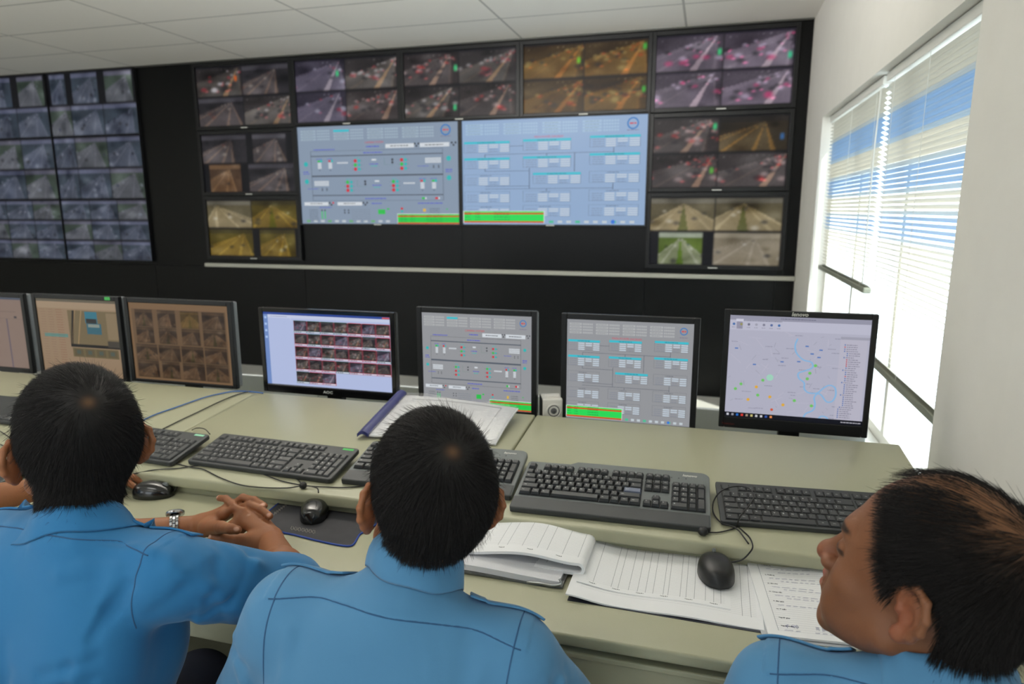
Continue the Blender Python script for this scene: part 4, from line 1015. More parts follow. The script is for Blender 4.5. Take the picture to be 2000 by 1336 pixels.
def on_roll(x, y, z):
    a = (x+.163+.262)/(.262+PI*.0135+.11); b = (y+.078)/.262
    q = roll(max(a, 0), b, .0004); return (q[0], y, q[2]+z)
tx = MB(); add_text(tx, 'BẢNG GHI THÔNG SỐ NHÀ QUẠT KHU A HẠNG MỤC HỆ THỐNG', .0052, lambda x, y, z: on_roll(x-.27, y+.142, z), sx=1.15)
add_text(tx, 'GIỜ GHI   TỐC ĐỘ   DÒNG ĐIỆN   ÁP SUẤT', .0034, lambda x, y, z: on_roll(x-.27, y+.132, z), sx=1.3)
for k in range(4): add_text(tx, 'Trang số', .0034, lambda x, y, z: on_roll(x-.385+k*.06, y-.065, z))
tx.build('print', M_ink, t)
hw = MB()
for j in range(4):
    for k in range(8): squiggle(hw, lambda x, y, z: on_roll(x, y, 0), -.395+k*.031, .118-j*.008, -.395+k*.031+.012, .003, j*9+k, .00018)
hw.build('handwriting', M_pen, t)['kind'] = 'stuff'
ls = MB().grid(lambda a, b: (-.46+.268*a, -.118+.27*b, .0165+.0035*math.sin(a*4+.5)), 16, 4, th=.012); ls.build('lower_leaves', M_stack, t, smooth=True, angle=.8)
MB().grid(lambda a, b: (-.46+.275*a, -.122+.275*b, .0045+.002*math.sin(a*4+.5)+.004*max(a-.9, 0)*10), 24, 4, th=.0038).build('left_cover', mat('grey_worn_cover', (92, 94, 92), .6, vary=.3, vscale=60), t, smooth=True, angle=.8)
cl = MB().tube(smooth_path([(-.255, -.124, .006), (-.23, -.126, .009), (-.205, -.126, .008), (-.188, -.122, .012), (-.192, -.118, .020)], 4), .0022, 6); cl.build('binding_clip', M_alu, t, smooth=True)
# notebook under the right man's face
t = thing('notebook', 'lined notebook page with handwriting and signatures, below the right man\'s chin', 'notebook', (.205, 1.315, ZL), .09)
s_nb = lambda x, y: .007+.016*math.exp(-((x-.055)/.05)**2)*max(0, min(1, (y+.03)/.15))**1.5+.001
g3 = MB().grid(lambda a, b: (-.088+.20*a, -.180+.345*b-.02*a*b, s_nb(-.088+.20*a, -.18+.345*b)), 22, 18, th=.004)
g3.build('page', page_mat('notebook_page', -.070, .105, -.165, .10, [-.069], .0068, ink=(120, 126, 140)), t, smooth=True, angle=.8)
MB().grid(lambda a, b: (-.098+.21*a, -.186+.345*b, .0022), 4, 4, th=.002).build('cover', mat('clear_plastic_cover', (196, 200, 204), .2), t)
tx = MB(); f_ = on(s_nb, .0003)
for k, (yy, s_) in enumerate(((.128, 'CỘNG HÒA XÃ HỘI CHỦ NGHĨA'), (.119, 'Độc lập - Tự do - Hạnh phúc'), (.108, 'SỔ GIAO CA'))): add_text(tx, s_, .0044, lambda x, y, z: f_(x+.035-.03*(k == 2), y+yy, z))
for yy, s_ in ((.060, 'I. Nhân sự'), (.022, 'II. Thiết bị'), (-.010, 'III. Ghi chú'), (-.040, 'IV. Công việc'), (-.072, 'V. Bàn giao'), (-.098, 'VI. Ý kiến'), (-.125, 'Người giao'), (-.150, 'Người nhận')): add_text(tx, s_, .0042, lambda x, y, z: f_(x-.052, y+yy, z))
tx.build('print', M_ink, t)
hw = MB()
for j, yy in enumerate((.092, .075, .045, .033, .010, .0, -.022, -.030, -.052, -.060, -.085)): squiggle(hw, f_, -.055+.02*(j % 2), yy, .02+.012*(j % 3), .004, 50+j)
for x in (-.055, -.005, .045): squiggle(hw, f_, x, -.150, x+.012, .012, int(900+x*1000), .0003); squiggle(hw, f_, x-.004, -.163, x+.02, .004, int(500+x*1000))
hw.build('handwriting', M_pen, t)['kind'] = 'stuff'
# loose white sheet under the middle man's left collar
o = MB().grid(lambda a, b: (-.612+.20*a, 1.075+.20*b+.05*a, ZL+.003+.004*math.sin(a*5)), 8, 6, th=.002).build('loose_paper', M_paper, smooth=True, angle=.8)
tag(o, 'crumpled white paper showing between the left man\'s elbow and the middle man\'s collar', 'paper')
# clear-front binder on the upper deck
A = at_deck(702, 853, .006); B = at_y(778, 770, 1.925); Cc = at_y(1013, 797, 1.93); Dd = at_deck(968, 868, .006)
Bo = np.mean([A, B, Cc, Dd], 0)
t = thing('binder', 'open clear-front binder with a navy spine, behind the middle man\'s head', 'binder', tuple(Bo))
def bsurf(a, b, off=0.):
    p_ = (A*(1-a)+Dd*a)*(1-b)+(B*(1-a)+Cc*a)*b - Bo
    p_ = p_+np.array([0, 0, .012*math.sin(PI*a)*(1-.5*b)+.006*math.sin(PI*b)*a+.016*math.exp(-(a/.08)**2)*(1-b)*.3+off]); return tuple(p_)
MB().grid(lambda a, b: bsurf(.07+.93*a, .01+.98*b), 24, 12, th=.004).build('pages', M_paper, t, smooth=True, angle=.8)
clr = bpy.data.materials.new('clear_film'); clr.use_nodes = True; n_ = clr.node_tree; n_.nodes.clear()
o_ = n_.nodes.new('ShaderNodeOutputMaterial'); mx = n_.nodes.new('ShaderNodeMixShader'); tr = n_.nodes.new('ShaderNodeBsdfTransparent'); gl = n_.nodes.new('ShaderNodeBsdfGlossy'); nz = n_.nodes.new('ShaderNodeTexNoise'); bp_ = n_.nodes.new('ShaderNodeBump')
nz.inputs['Scale'].default_value = 14; bp_.inputs['Strength'].default_value = .6; bp_.inputs['Distance'].default_value = .01; gl.inputs['Roughness'].default_value = .08; mx.inputs[0].default_value = .16
for a, b in ((nz.outputs[0], bp_.inputs['Height']), (bp_.outputs[0], gl.inputs['Normal']), (tr.outputs[0], mx.inputs[1]), (gl.outputs[0], mx.inputs[2]), (mx.outputs[0], o_.inputs[0])): n_.links.new(a, b)
MB().grid(lambda a, b: bsurf(.03+.97*a, b, .004+.006*math.sin(a*9)*(1-a)), 30, 12, th=.0004).build('clear_cover', clr, t, smooth=True)
MB().grid(lambda a, b: bsurf(-.015+.085*a, -.01+1.02*b, .006+.008*math.sin(PI*a)), 8, 14, th=.010).build('spine', M_navy, t, smooth=True, angle=.9)
bl_ = MB()
for a0, b0, a1, b1 in ((.88, .06, .88, .9), (.15, .9, .88, .9)):
    bl_.tube([bsurf(a0+(a1-a0)*k/10, b0+(b1-b0)*k/10, .0008) for k in range(11)], .0004, 4)
bl_.build('printed_border', M_ink, t)
# ---------------------------------------------------------------- organic surfaces: signed distances -> one continuous skin
class Sdf:
    def __init__(s): s.fr = [(np.eye(3), np.zeros(3))]; s.ops = []; s.post = None
    def frame(s, M):
        """M: 4x4 local -> world (rigid)"""
        M = np.array(M); R = M[:3, :3]; t = M[:3, 3]; s.fr.append((R, t)); s.cur = len(s.fr)-1; return s.cur
    def cone(s, a, b, ra, rb, k=.01, f=0, op='u'): s.ops.append((op, f, 'c', (np.array(a, float), np.array(b, float), ra, rb), k)); return s
    def ell(s, c, r, k=.01, f=0, op='u', rot=None): s.ops.append((op, f, 'e', (np.array(c, float), np.array(r, float), None if rot is None else np.array(rot, float)), k)); return s
    def half(s, p, n, k=.001, f=0, op='i'): n = np.array(n, float); s.ops.append((op, f, 'h', (np.array(p, float), n/np.linalg.norm(n)), k)); return s
    @staticmethod
    def prim(kind, a, P):
        if kind == 'c':
            A, B, ra, rb = a; d = B-A; L2 = d@d+1e-12; q = P-A; h = np.clip(q@d/L2, 0, 1)
            v = q-h[:, None]*d; return np.sqrt(np.einsum('ij,ij->i', v, v))-(ra+(rb-ra)*h)
        if kind == 'e':
            c, r, rot = a; q = P-c
            if rot is not None: q = q@rot
            u = q/r; k0 = np.sqrt(np.einsum('ij,ij->i', u, u)); w_ = u/r; k1 = np.sqrt(np.einsum('ij,ij->i', w_, w_))+1e-9
            return np.where(k0 < .05, -r.min(), k0*(k0-1)/k1)
        c, n = a; return (P-c)@n
    def ev(s, P, act=None):
        loc = {}; d = None
        for i, (op, f, kind, a, k) in enumerate(s.ops):
            if act is not None and not act[i]: continue
            if f not in loc: R, t = s.fr[f]; loc[f] = P if f == 0 else (P-t)@R
            e = s.prim(kind, a, loc[f])
            if d is None: d = e; continue
            if op == 'u': h = np.maximum(k-np.abs(d-e), 0)/k; d = np.minimum(d, e)-h*h*k*.25
            elif op == 's': e = -e; h = np.maximum(k-np.abs(d-e), 0)/k; d = np.maximum(d, e)+h*h*k*.25
            else: h = np.maximum(k-np.abs(d-e), 0)/k; d = np.maximum(d, e)+h*h*k*.25
        if d is None: d = np.full(len(P), 1.)
        if s.post: d = s.post(P, d)
        return d
    def grad(s, P, e=5e-4):
        d0 = s.ev(P); g = np.empty_like(P)
        for i in range(3): Q = P.copy(); Q[:, i] += e; g[:, i] = (s.ev(Q)-d0)/e
        return d0, g
    def project(s, P, off=0., it=4):
        P = np.array(P, float)
        for _ in range(it):
            d, g = s.grad(P); n2 = np.einsum('ij,ij->i', g, g)+1e-9; P = P-((d-off)/n2)[:, None]*g
        d, g = s.grad(P); return P, g/np.sqrt(np.einsum('ij,ij->i', g, g)+1e-12)[:, None]
    def mesh(s, lo, hi, h, B=16, slack=.012):
        lo = np.array(lo, float); hi = np.array(hi, float); nb = np.ceil((hi-lo)/(h*B)).astype(int)
        I = np.stack(np.meshgrid(*[np.arange(n) for n in nb], indexing='ij'), -1).reshape(-1, 3)
        cen = lo+(I+.5)*B*h; R = B*h*.87
        dc = s.ev(cen); keep = np.abs(dc) < R*1.15+slack; I = I[keep]; cen = cen[keep]; dc = dc[keep]
        D = []; loc = {}
        for (op, f, kind, a, k) in s.ops:
            if f not in loc: Rm, t = s.fr[f]; loc[f] = cen if f == 0 else (cen-t)@Rm
            D.append(s.prim(kind, a, loc[f]))
        N = nb*B+2; g = np.arange(B+1); G = np.stack(np.meshgrid(g, g, g, indexing='ij'), -1).reshape(-1, 3)
        cid, cpos, eds = [], [], []
        key = lambda q: (q[..., 0]*N[1]+q[..., 1])*N[2]+q[..., 2]
        for b in range(len(I)):
            act = []
            for i, (op, f, kind, a, k) in enumerate(s.ops):
                e = D[i][b]
                if op == 'u': act.append(e-R*1.1 < max(dc[b], 0)+R*1.1+k+slack)
                elif op == 's': act.append(e < R*1.1+k+slack)
                else: act.append(e > -(R*1.1+k+slack))
            if not any(act): continue
            base = I[b]*B; v = s.ev(lo+(G+base)*h, act).reshape(B+1, B+1, B+1); ins = v < 0
            if ins.all() or not ins.any(): continue
            c = ins.astype(np.int8); S = np.zeros((B, B, B), np.int8)
            for dx in (0, 1):
                for dy in (0, 1):
                    for dz in (0, 1): S += c[dx:B+dx, dy:B+dy, dz:B+dz]
            cells = np.argwhere((S > 0) & (S < 8)); acc = np.zeros((len(cells), 3)); cnt = np.zeros(len(cells))
            x, y, z = cells.T
            for ax in range(3):
                for o1 in (0, 1):
                    for o2 in (0, 1):
                        o = [0, 0, 0]; oo = [i for i in range(3) if i != ax]; o[oo[0]] = o1; o[oo[1]] = o2; p = list(o); p[ax] = 1
                        va = v[x+o[0], y+o[1], z+o[2]]; vb = v[x+p[0], y+p[1], z+p[2]]; m_ = (va < 0) != (vb < 0)
                        t = np.where(m_, va/np.where(m_, va-vb, 1), 0); q = np.array(o, float)[None].repeat(len(cells), 0); q[:, ax] = t
                        acc += q*m_[:, None]; cnt += m_
            W = lo+(cells+base+acc/cnt[:, None])*h
            for _ in range(2):
                d_ = s.ev(W, act); g3 = np.empty_like(W)
                for i3 in range(3): W2 = W.copy(); W2[:, i3] += 5e-4; g3[:, i3] = (s.ev(W2, act)-d_)/5e-4
                W = W-np.clip(d_/(np.einsum('ij,ij->i', g3, g3)+1e-6), -h, h)[:, None]*g3
            cpos.append(W); cid.append(key(cells+base))
            for ax in range(3):
                sl0 = [slice(0, B)]*3; sl1 = list(sl0); sl1[ax] = slice(1, B+1)
                a_, b_ = ins[tuple(sl0)], ins[tuple(sl1)]; e = np.argwhere(a_ != b_)
                if len(e): eds.append((ax, e+base, a_[tuple(e.T)]))
        cid = np.concatenate(cid); cpos = np.concatenate(cpos); o = np.argsort(cid); cid = cid[o]; V = cpos[o]
        Q = []
        for ax, e, sg in eds:
            u, w_ = [(1, 2), (2, 0), (0, 1)][ax]; ds = []
            for du, dw in ((-1, -1), (0, -1), (0, 0), (-1, 0)): t = e.copy(); t[:, u] += du; t[:, w_] += dw; ds.append(key(t))
            K = np.stack(ds, 1); ix = np.searchsorted(cid, K); ix[ix >= len(cid)] = 0; ok = (cid[ix] == K).all(1); q = ix[ok]; sg = sg[ok]
            q[~sg] = q[~sg][:, ::-1]; Q.append(q)
        Q = np.concatenate(Q)
        return V, Q

def raw_mesh(name, V, Q, mtl, parent=None, cols=None, smooth=True, M=None):
    V = np.asarray(V, float); Q = np.asarray(Q)
    if parent is not None and M is None: V = V-np.array(parent.location)
    me = bpy.data.meshes.new(name); me.vertices.add(len(V)); me.vertices.foreach_set('co', V.astype(np.float32).ravel())
    k = Q.shape[1]; me.loops.add(Q.size); me.loops.foreach_set('vertex_index', Q.astype(np.int32).ravel())
    me.polygons.add(len(Q)); me.polygons.foreach_set('loop_start', np.arange(0, Q.size, k, dtype=np.int32)); me.update(calc_edges=True)
    if cols is not None:
        at = me.color_attributes.new('Col', 'FLOAT_COLOR', 'POINT'); at.data.foreach_set('color', np.concatenate([cols, np.ones((len(cols), 1))], 1).astype(np.float32).ravel())
    if smooth: me.shade_smooth()
    return link(name, me, mtl, parent, M)
def nrm(v): v = np.array(v, float); return v/np.linalg.norm(v)
def sst(a, b, x): t = np.clip((x-a)/(b-a), 0, 1); return t*t*(3-2*t)
def gauss(P, c, s): return np.exp(-(((P-np.array(c))/np.array(s))**2).sum(-1))
def poly_sd(y, z, poly):
    """signed distance to a polygon (positive inside)"""
    P = np.stack([y, z], -1); n = len(poly); d = np.full(y.shape, 9.); ins = np.zeros(y.shape, bool)
    for i in range(n):
        a = np.array(poly[i]); b = np.array(poly[(i+1) % n]); e = b-a; w_ = P-a; t = np.clip((w_@e)/(e@e), 0, 1)
        q = w_-t[..., None]*e; d = np.minimum(d, np.hypot(q[..., 0], q[..., 1]))
        c = ((a[1] > P[..., 1]) != (b[1] > P[..., 1])); xx = a[0]+(P[..., 1]-a[1])*e[0]/(e[1] if e[1] else 1e-9); ins ^= c & (P[..., 0] < xx)
    return np.where(ins, d, -d)
def head_frame(pos, yaw, pitch, roll):
    """x right, y forward, z up of the head; origin between the ears"""
    M = Matrix.Translation(pos) @ Matrix.Rotation(yaw, 4, 'Z') @ Matrix.Rotation(pitch, 4, 'X') @ Matrix.Rotation(roll, 4, 'Y'); return np.array(M)
def head_ops(S, f, face=1., fat=0., ear=(0, 0, 0), crown=0.):
    e, c = S.ell, S.cone; ear = np.array(ear, float)
    e((0, -.012, .048+crown/2), (.0745+fat, .094+crown/3, .086+crown/2), f=f)
    e((0, -.045, .020), (.066, .062, .070), .03, f)
    e((0, .030, .015), (.066+fat, .062, .080), .02, f)
    e((0, .034, -.048), (.056+fat, .054, .056), .03, f)
    for s in (-1, 1):
        c((s*.057, -.004, -.050), (s*.020, .072, -.100), .016+fat*.6, .014, .03, f)
        e((s*.046, .056, -.022), (.022, .022, .022), .02, f)
        e((s*.040, .060, -.058), (.018+fat, .022, .026), .02, f)
    e((0, .078, -.098), (.018, .015, .014), .02, f)
    e((0, .079, -.060), (.028, .022, .030), .014, f)
    c((-.030, .080, .040), (.030, .080, .040), .012, .012, .02, f)
    for s in (-1, 1):
        e((s*.033, .103, .010), (.017, .016, .011), .016, f, 's')
        e((s*.031, .0775, .011), (.0150, .0135, .0125), .006, f)
    c((0, .090, .018), (0, .1085, -.018), .0075, .0105, .014, f)
    e((0, .1120, -.025), (.0145, .0125, .0125), .010, f)
    for s in (-1, 1):
        e((s*.0150, .0985, -.030), (.0095, .0115, .0095), .006, f)
        e((s*.0065, .1055, -.0385), (.0038, .0050, .0045), .003, f, 's')
    c((-.014, .0945, -.0545), (0, .1010, -.0515), .0050, .0062, .005, f); c((.014, .0945, -.0545), (0, .1010, -.0515), .0050, .0062, .005, f)
    c((-.013, .0930, -.0645), (0, .0990, -.0675), .0056, .0074, .005, f); c((.013, .0930, -.0645), (0, .0990, -.0675), .0056, .0074, .005, f)
    c((-.022, .0940, -.0590), (0, .1060, -.0590), .0012, .0014, .002, f, 's'); c((.022, .0940, -.0590), (0, .1060, -.0590), .0012, .0014, .002, f, 's')
    for s in (-1, 1):   # ears
        q = lambda x, y, z: (s*(x+ear[0]), y+ear[1], z+ear[2])
        rt = np.array(Matrix.Rotation(s*math.radians(34), 3, 'Z') @ Matrix.Rotation(-.12, 3, 'X'))
        e(q(.0835, -.016, .000), (.0065, .0200, .0345), .006, f, rot=rt)
        rim = [(.078, .002, .006), (.081, -.001, .023), (.088, -.013, .034), (.0965, -.027, .029), (.1005, -.034, .012), (.0985, -.033, -.006), (.092, -.025, -.021), (.085, -.012, -.033), (.079, -.005, -.034)]
        for a, b in zip(rim[:-1], rim[1:]): c(q(*a), q(*b), .0044, .0044, .004, f)
        e(q(.085, -.011, -.029), (.0055, .0095, .0100), .005, f)
        e(q(.0925, -.012, -.003), (.0080, .0095, .0135), .004, f, 's')
        c(q(.0945, -.021, .018), q(.0965, -.025, .002), .0032, .003, .004, f, 's')
        e(q(.0795, -.001, -.003), (.0055, .0045, .0065), .004, f)
HAIR0 = [(.082, .098), (.070, .074), (.046, .055), (.034, .040), (.026, .020), (.020, -.004), (.010, -.010), (.006, .010), (-.004, .030), (-.020, .036), (-.036, .024), (-.042, .000), (-.043, -.030), (-.052, -.055), (-.085, -.066), (-.30, -.07), (-.30, .4), (.12, .4)]
def _nape(P, dz): return [q if q[0] > -.05 else (q[0], q[1]+(dz if q[1] < 0 else 0)) for q in P]
HAIR1 = _nape(HAIR0, -.040); HAIR2 = _nape(HAIR0, .026)
HAIR3 = [(.054, .112), (.034, .092), (.022, .070), (.020, .052), (.016, .036), (.012, .018), (.010, .004), (.003, .006), (-.002, .026), (-.012, .042), (-.030, .048), (-.046, .036), (-.052, .010), (-.050, -.030), (-.058, -.058), (-.085, -.072), (-.30, -.076), (-.30, .4), (.10, .4)]
def skull(f_M, fat=0., crown=0., nb=None):
    S = Sdf(); f = S.frame(f_M); S.ell((0, -.012, .048+crown/2), (.0745+fat, .094+crown/3, .086+crown/2), f=f); S.ell((0, -.045, .020), (.066, .062, .070), .03, f); S.ell((0, .030, .015), (.066+fat, .062, .080), .02, f)
    if nb is None: S.cone((0, -.020, -.03), (0, -.045, -.13), .050, .056, .03, f)
    else:
        h_ = lambda *p: f_M[:3, 3]+f_M[:3, :3]@np.array(p, float)
        S.cone(h_(0, -.018, -.020), nb, .0505+fat, .0475+fat, .025); S.cone(h_(0, -.045, .0), nb+np.array([0, -.008, .01]), .0385, .0365, .025)
    return S, f
def hair(parent, HM, poly, whorl, n, seed, swirl=.5, top=.046, side=.020, thick=.011, thin=None, gaze=None, col=(20, 18, 18), tmat=None, fat=0., crown=0., nb=None):
    """scalp cap (one closed-looking shell) + strands growing away from the crown"""
    S, f = skull(HM, fat, crown, nb); R, t0 = S.fr[f]
    def mask(L):
        m_ = poly_sd(L[:, 1], L[:, 2], poly); return m_
    def th(L):
        m_ = mask(L); t = thick*(.55+.45*sst(-.02, .09, L[:, 2]))
        if thin is not None: t = t*(1-.75*thin(L))
        return -.004+sst(-.002, .016, m_)*(t*.55+.004)
    base = S.ev
    S.post = lambda P, d: d-th((P-t0)@R)
    c = t0+R@np.array([0, -.01, .03]); V, Q = S.mesh(c-.16, c+.16, .0030)
    L = (V-t0)@R; m_ = mask(L); keepv = m_ > -.012
    kq = keepv[Q].all(1); Q = Q[kq]; used = np.unique(Q); rm = np.full(len(V), -1); rm[used] = np.arange(len(used)); V = V[used]; Q = rm[Q]; L = L[used]
    cc = np.tile(lin(np.array(col)/255.), (len(V), 1))
    if thin is not None:
        a = thin(L)[:, None]; cc = cc*(1-a)+lin(np.array((120, 84, 58))/255.)*a
    if whorl is not None and thin is None:
        a = np.exp(-(np.linalg.norm(L-whorl, axis=1)/.008)**2)[:, None]*.5; cc = cc*(1-a)+lin(np.array((130, 96, 66))/255.)*a
    cap = raw_mesh('hair', V, Q, tmat, parent, cc)
    # strands
    rg = np.random.RandomState(seed); tri = V[Q]; ar = np.linalg.norm(np.cross(tri[:, 1]-tri[:, 0], tri[:, 2]-tri[:, 0]), axis=1)+1e-12
    Lq = (tri.mean(1)-t0)@R; wq = ar*sst(-.004, .004, mask(Lq))
    if thin is not None: wq = wq*(1-.93*thin(Lq))
    pick = rg.choice(len(Q), n, p=wq/wq.sum()); a, b = rg.rand(2, n, 1); P = tri[pick, 0]*(1-a)*(1-b)+tri[pick, 1]*a*(1-b)+tri[pick, 2]*a*b+tri[pick, 3]*(1-a)*b
    S.post = None
    P, nn = S.project(P, off=.0015, it=2)
    Wl = np.array(whorl); K = 6; pts = [P]; L = (P-t0)@R
    tz = sst(-.01, .085, L[:, 2]); length = (side+(top-side)*tz)*rg.uniform(.7, 1.15, n)
    edge = sst(.0, .03, mask(L)); length *= .5+.5*edge
    lift = rg.uniform(.5, 1.0, n)*thick*(.75+.25*tz); wild = (rg.rand(n) < .03)
    if thin is not None: lift = lift*(1-.4*thin(L))
    lift[wild] *= 1.5; jit = rg.randn(n, 3)*.22
    for k in range(1, K+1):
        L = (pts[-1]-t0)@R
        d = L-Wl; d[:, 2] *= 1.; rr_ = np.linalg.norm(d, axis=1, keepdims=True); tang = d/(rr_+1e-6)
        _, nw = S.grad(pts[-1]); nw /= np.linalg.norm(nw, axis=1, keepdims=True)+1e-9; nl = nw@R
        sw = swirl*np.exp(-rr_/.05); tang = tang+sw*np.cross(nl, tang)
        down = np.zeros_like(tang); down[:, 2] = -1; fwd = np.zeros_like(tang); fwd[:, 1] = 1
        low = sst(.045, -.02, L[:, 2])[:, None]; tang = tang*(1-low*.7)+down*low*.9+gaze_dir(L, gaze)
        tang += jit*.35; tang -= (tang*nl).sum(1, keepdims=True)*nl; tang /= np.linalg.norm(tang, axis=1, keepdims=True)+1e-9
        q = pts[-1]+(tang@R.T)*(length/K)[:, None]
        dd, g = S.grad(q); g /= np.linalg.norm(g, axis=1, keepdims=True)+1e-9
        s_ = k/K; want = .0015+lift*(s_**.7)+(wild*.006+.001)*s_**2.5
        q = q+g*(want-dd)[:, None]; pts.append(q)
    X = np.stack(pts, 1)                                   # n, K+1, 3
    tg = np.gradient(X, axis=1); tg /= np.linalg.norm(tg, axis=2, keepdims=True)+1e-9
    ref = rg.randn(n, 1, 3); u = np.cross(tg, ref); u /= np.linalg.norm(u, axis=2, keepdims=True)+1e-9; v = np.cross(tg, u)
    rad = (.00030*np.array([1, 1, .95, .85, .7, .5, .2])[:K+1])[None, :, None]*rg.uniform(.7, 1.2, (n, 1, 1))
    vs_ = np.stack([X+u*rad*math.cos(a_)+v*rad*math.sin(a_) for a_ in (0, 2.0944, 4.18879)], 2)       # n,K+1,3,3
    V = vs_.reshape(-1, 3); bidx = (np.arange(n)*(K+1)*3)[:, None, None, None]; kk = (np.arange(K)*3)[None, :, None, None]
    j = np.array([[0, 1], [1, 2], [2, 0]]); q = np.stack([j[:, 0], j[:, 1], j[:, 1]+3, j[:, 0]+3], 1)[None, None]
    Q = (bidx+kk+q).reshape(-1, 4)
    sh = rg.uniform(.8, 2.2, n)[:, None, None]*lin(np.array(col)/255.)[None, None]; cc = np.repeat(np.broadcast_to(sh, (n, 1, 3)), (K+1)*3, 1).reshape(-1, 3)
    st = raw_mesh('strands', V-np.array(parent.location), Q, tmat, cap, cc, M=Matrix.Identity(4))
    return cap
def gaze_dir(L, g): return 0 if g is None else np.array(g)[None]

def mat_hair():
    mt = mat('black_hair', (26, 23, 23), .55, attr='Col', spec=.22); return mt
M_hair = mat_hair()
M_skin = mat('skin', (160, 110, 80), .52, attr='Col', bump=.25, bscale=420, spec=.35, sss=.06)
SK = np.array((138, 88, 56))/255.
def skin_cols(V, HM, extra=None, base=SK):
    R = HM[:3, :3]; L = (V-HM[:3, 3])@R; c = np.tile(lin(base), (len(V), 1))
    def mixc(a, col):
        nonlocal c; a = np.clip(a, 0, 1)[:, None]; c = c*(1-a)+lin(np.array(col)/255.)*a
    for s in (-1, 1):
        mixc(.25*gauss(L, (s*.086, -.016, 0), (.012, .022, .035)), (186, 96, 70))
        mixc(.95*sst(.25, .6, gauss(L, (s*.031, .088, .0400), (.023, .03, .0062))), (34, 28, 26))
        mixc(.5*gauss(L, (s*.031, .085, .000), (.016, .016, .007)), (120, 76, 58))
        mixc(.8*sst(.3, .8, gauss(L, (s*.031, .090, .0125), (.0175, .016, .0048))), (30, 22, 20))
        mixc(.85*sst(.25, .7, gauss(L, (s*.0435, .077, .0095), (.011, .013, .0038))), (36, 24, 20))
        mixc(.8*gauss(L, (s*.0065, .105, -.0385), (.0045, .006, .0045)), (70, 36, 30))
        mixc(.7*gauss(L, (s*.0885, -.010, -.003), (.006, .008, .011)), (96, 50, 38))
    mixc(.35*gauss(L, (0, .112, -.026), (.016, .016, .014)), (190, 110, 92))
    mixc(.85*sst(.3, .75, gauss(L, (0, .100, -.0520), (.020, .012, .0055))), (150, 88, 80)); mixc(.9*sst(.3, .75, gauss(L, (0, .098, -.0665), (.018, .012, .0065))), (160, 92, 84))
    mixc(.9*sst(.4, .8, gauss(L, (0, .100, -.0592), (.019, .012, .0012))), (70, 36, 34))
    mixc(.22*gauss(L, (0, .07, -.085), (.06, .05, .03)), (104, 78, 64))
    if extra:
        for cen, s_, col, a in extra: mixc(a*sst(.25, .7, gauss(V, cen, s_)), col)
    return c

FING = [((.045, .027, .021), .0088), ((.049, .030, .022), .0088), ((.045, .028, .022), .0083), ((.035, .021, .019), .0074)]
def hand_auto(W_, d, n, side, curl=(.5, .6, .4), spread=.10, thumb=.7):
    """joint lists for a relaxed hand: d towards the fingers, n out of the back of the hand, side = unit vector to the thumb"""
    W_ = np.array(W_, float); d = nrm(d); n = nrm(n); s = nrm(side); out = []
    for i, (ph, r) in enumerate(FING):
        lat = (.028, .009, -.010, -.027)[i]; base = W_+d*(.085, .089, .086, .078)[i]+s*lat; a = 0; dd = nrm(d+s*(1.5-i)*spread); P = [base]
        for k in range(3): a += curl[k]; P.append(P[-1]+(dd*math.cos(a)-n*math.sin(a))*ph[k])
        out.append((P, r))
    t0 = W_+d*.022+s*.022; t1 = W_+d*.052+s*.045-n*.010; t2 = t1+nrm(d*.8+s*(thumb)-n*.25)*.032; t3 = t2+nrm(d*1.+s*thumb*.3-n*.3)*.026
    return dict(wrist=W_, fingers=out, thumb=[t0, t1, t2, t3])
def hand_ops(S, hd):
    W_ = np.array(hd['wrist'])
    for P, r in hd['fingers']: S.cone(W_+(P[0]-W_)*.15, P[0], .0165, .0118, .014)
    P = [q[0][0] for q in hd['fingers']]
    for a, b in zip(P[:-1], P[1:]): S.cone(a, b, .0112, .0108, .008)
    for P, r in hd['fingers']:
        for k in range(len(P)-1): S.cone(P[k], P[k+1], r*(1.12 if k == 0 else 1-.03*k), r*(1-.07*k), .0035)
    T = hd['thumb']; S.cone(W_, T[0], .020, .018, .014); S.cone(T[0], T[1], .0165, .0130, .012); S.cone(T[1], T[2], .0118, .0104, .004); S.cone(T[2], T[3], .0104, .0088, .003)

M_trouser = mat('navy_trouser_cloth', (26, 30, 46), .85, bump=.4, bscale=500)
M_shoe = mat('black_shoe_leather', (20, 20, 22), .35)
def shirt_mat(name, col):
    mt = mat(name, col, .78, bump=0, sheen=.15, spec=.25); nt = mt.node_tree; L = nt.links; b = nt.nodes['Principled BSDF']
    tc = next(n for n in nt.nodes if n.type == 'TEX_COORD')
    a = nt.nodes.new('ShaderNodeTexNoise'); a.inputs['Scale'].default_value = 7; a.inputs['Detail'].default_value = 2; a.inputs['Distortion'].default_value = .9
    c = nt.nodes.new('ShaderNodeTexNoise'); c.inputs['Scale'].default_value = 1400
    L.new(tc.outputs['Object'], a.inputs[0]); L.new(tc.outputs['Object'], c.inputs[0])
    b1 = nt.nodes.new('ShaderNodeBump'); b1.inputs['Strength'].default_value = .45; b1.inputs['Distance'].default_value = .012; L.new(a.outputs[0], b1.inputs['Height'])
    b2 = nt.nodes.new('ShaderNodeBump'); b2.inputs['Strength'].default_value = .35; b2.inputs['Distance'].default_value = .0006; L.new(c.outputs[0], b2.inputs['Height']); L.new(b1.outputs[0], b2.inputs['Normal']); L.new(b2.outputs[0], b.inputs['Normal'])
    return mt

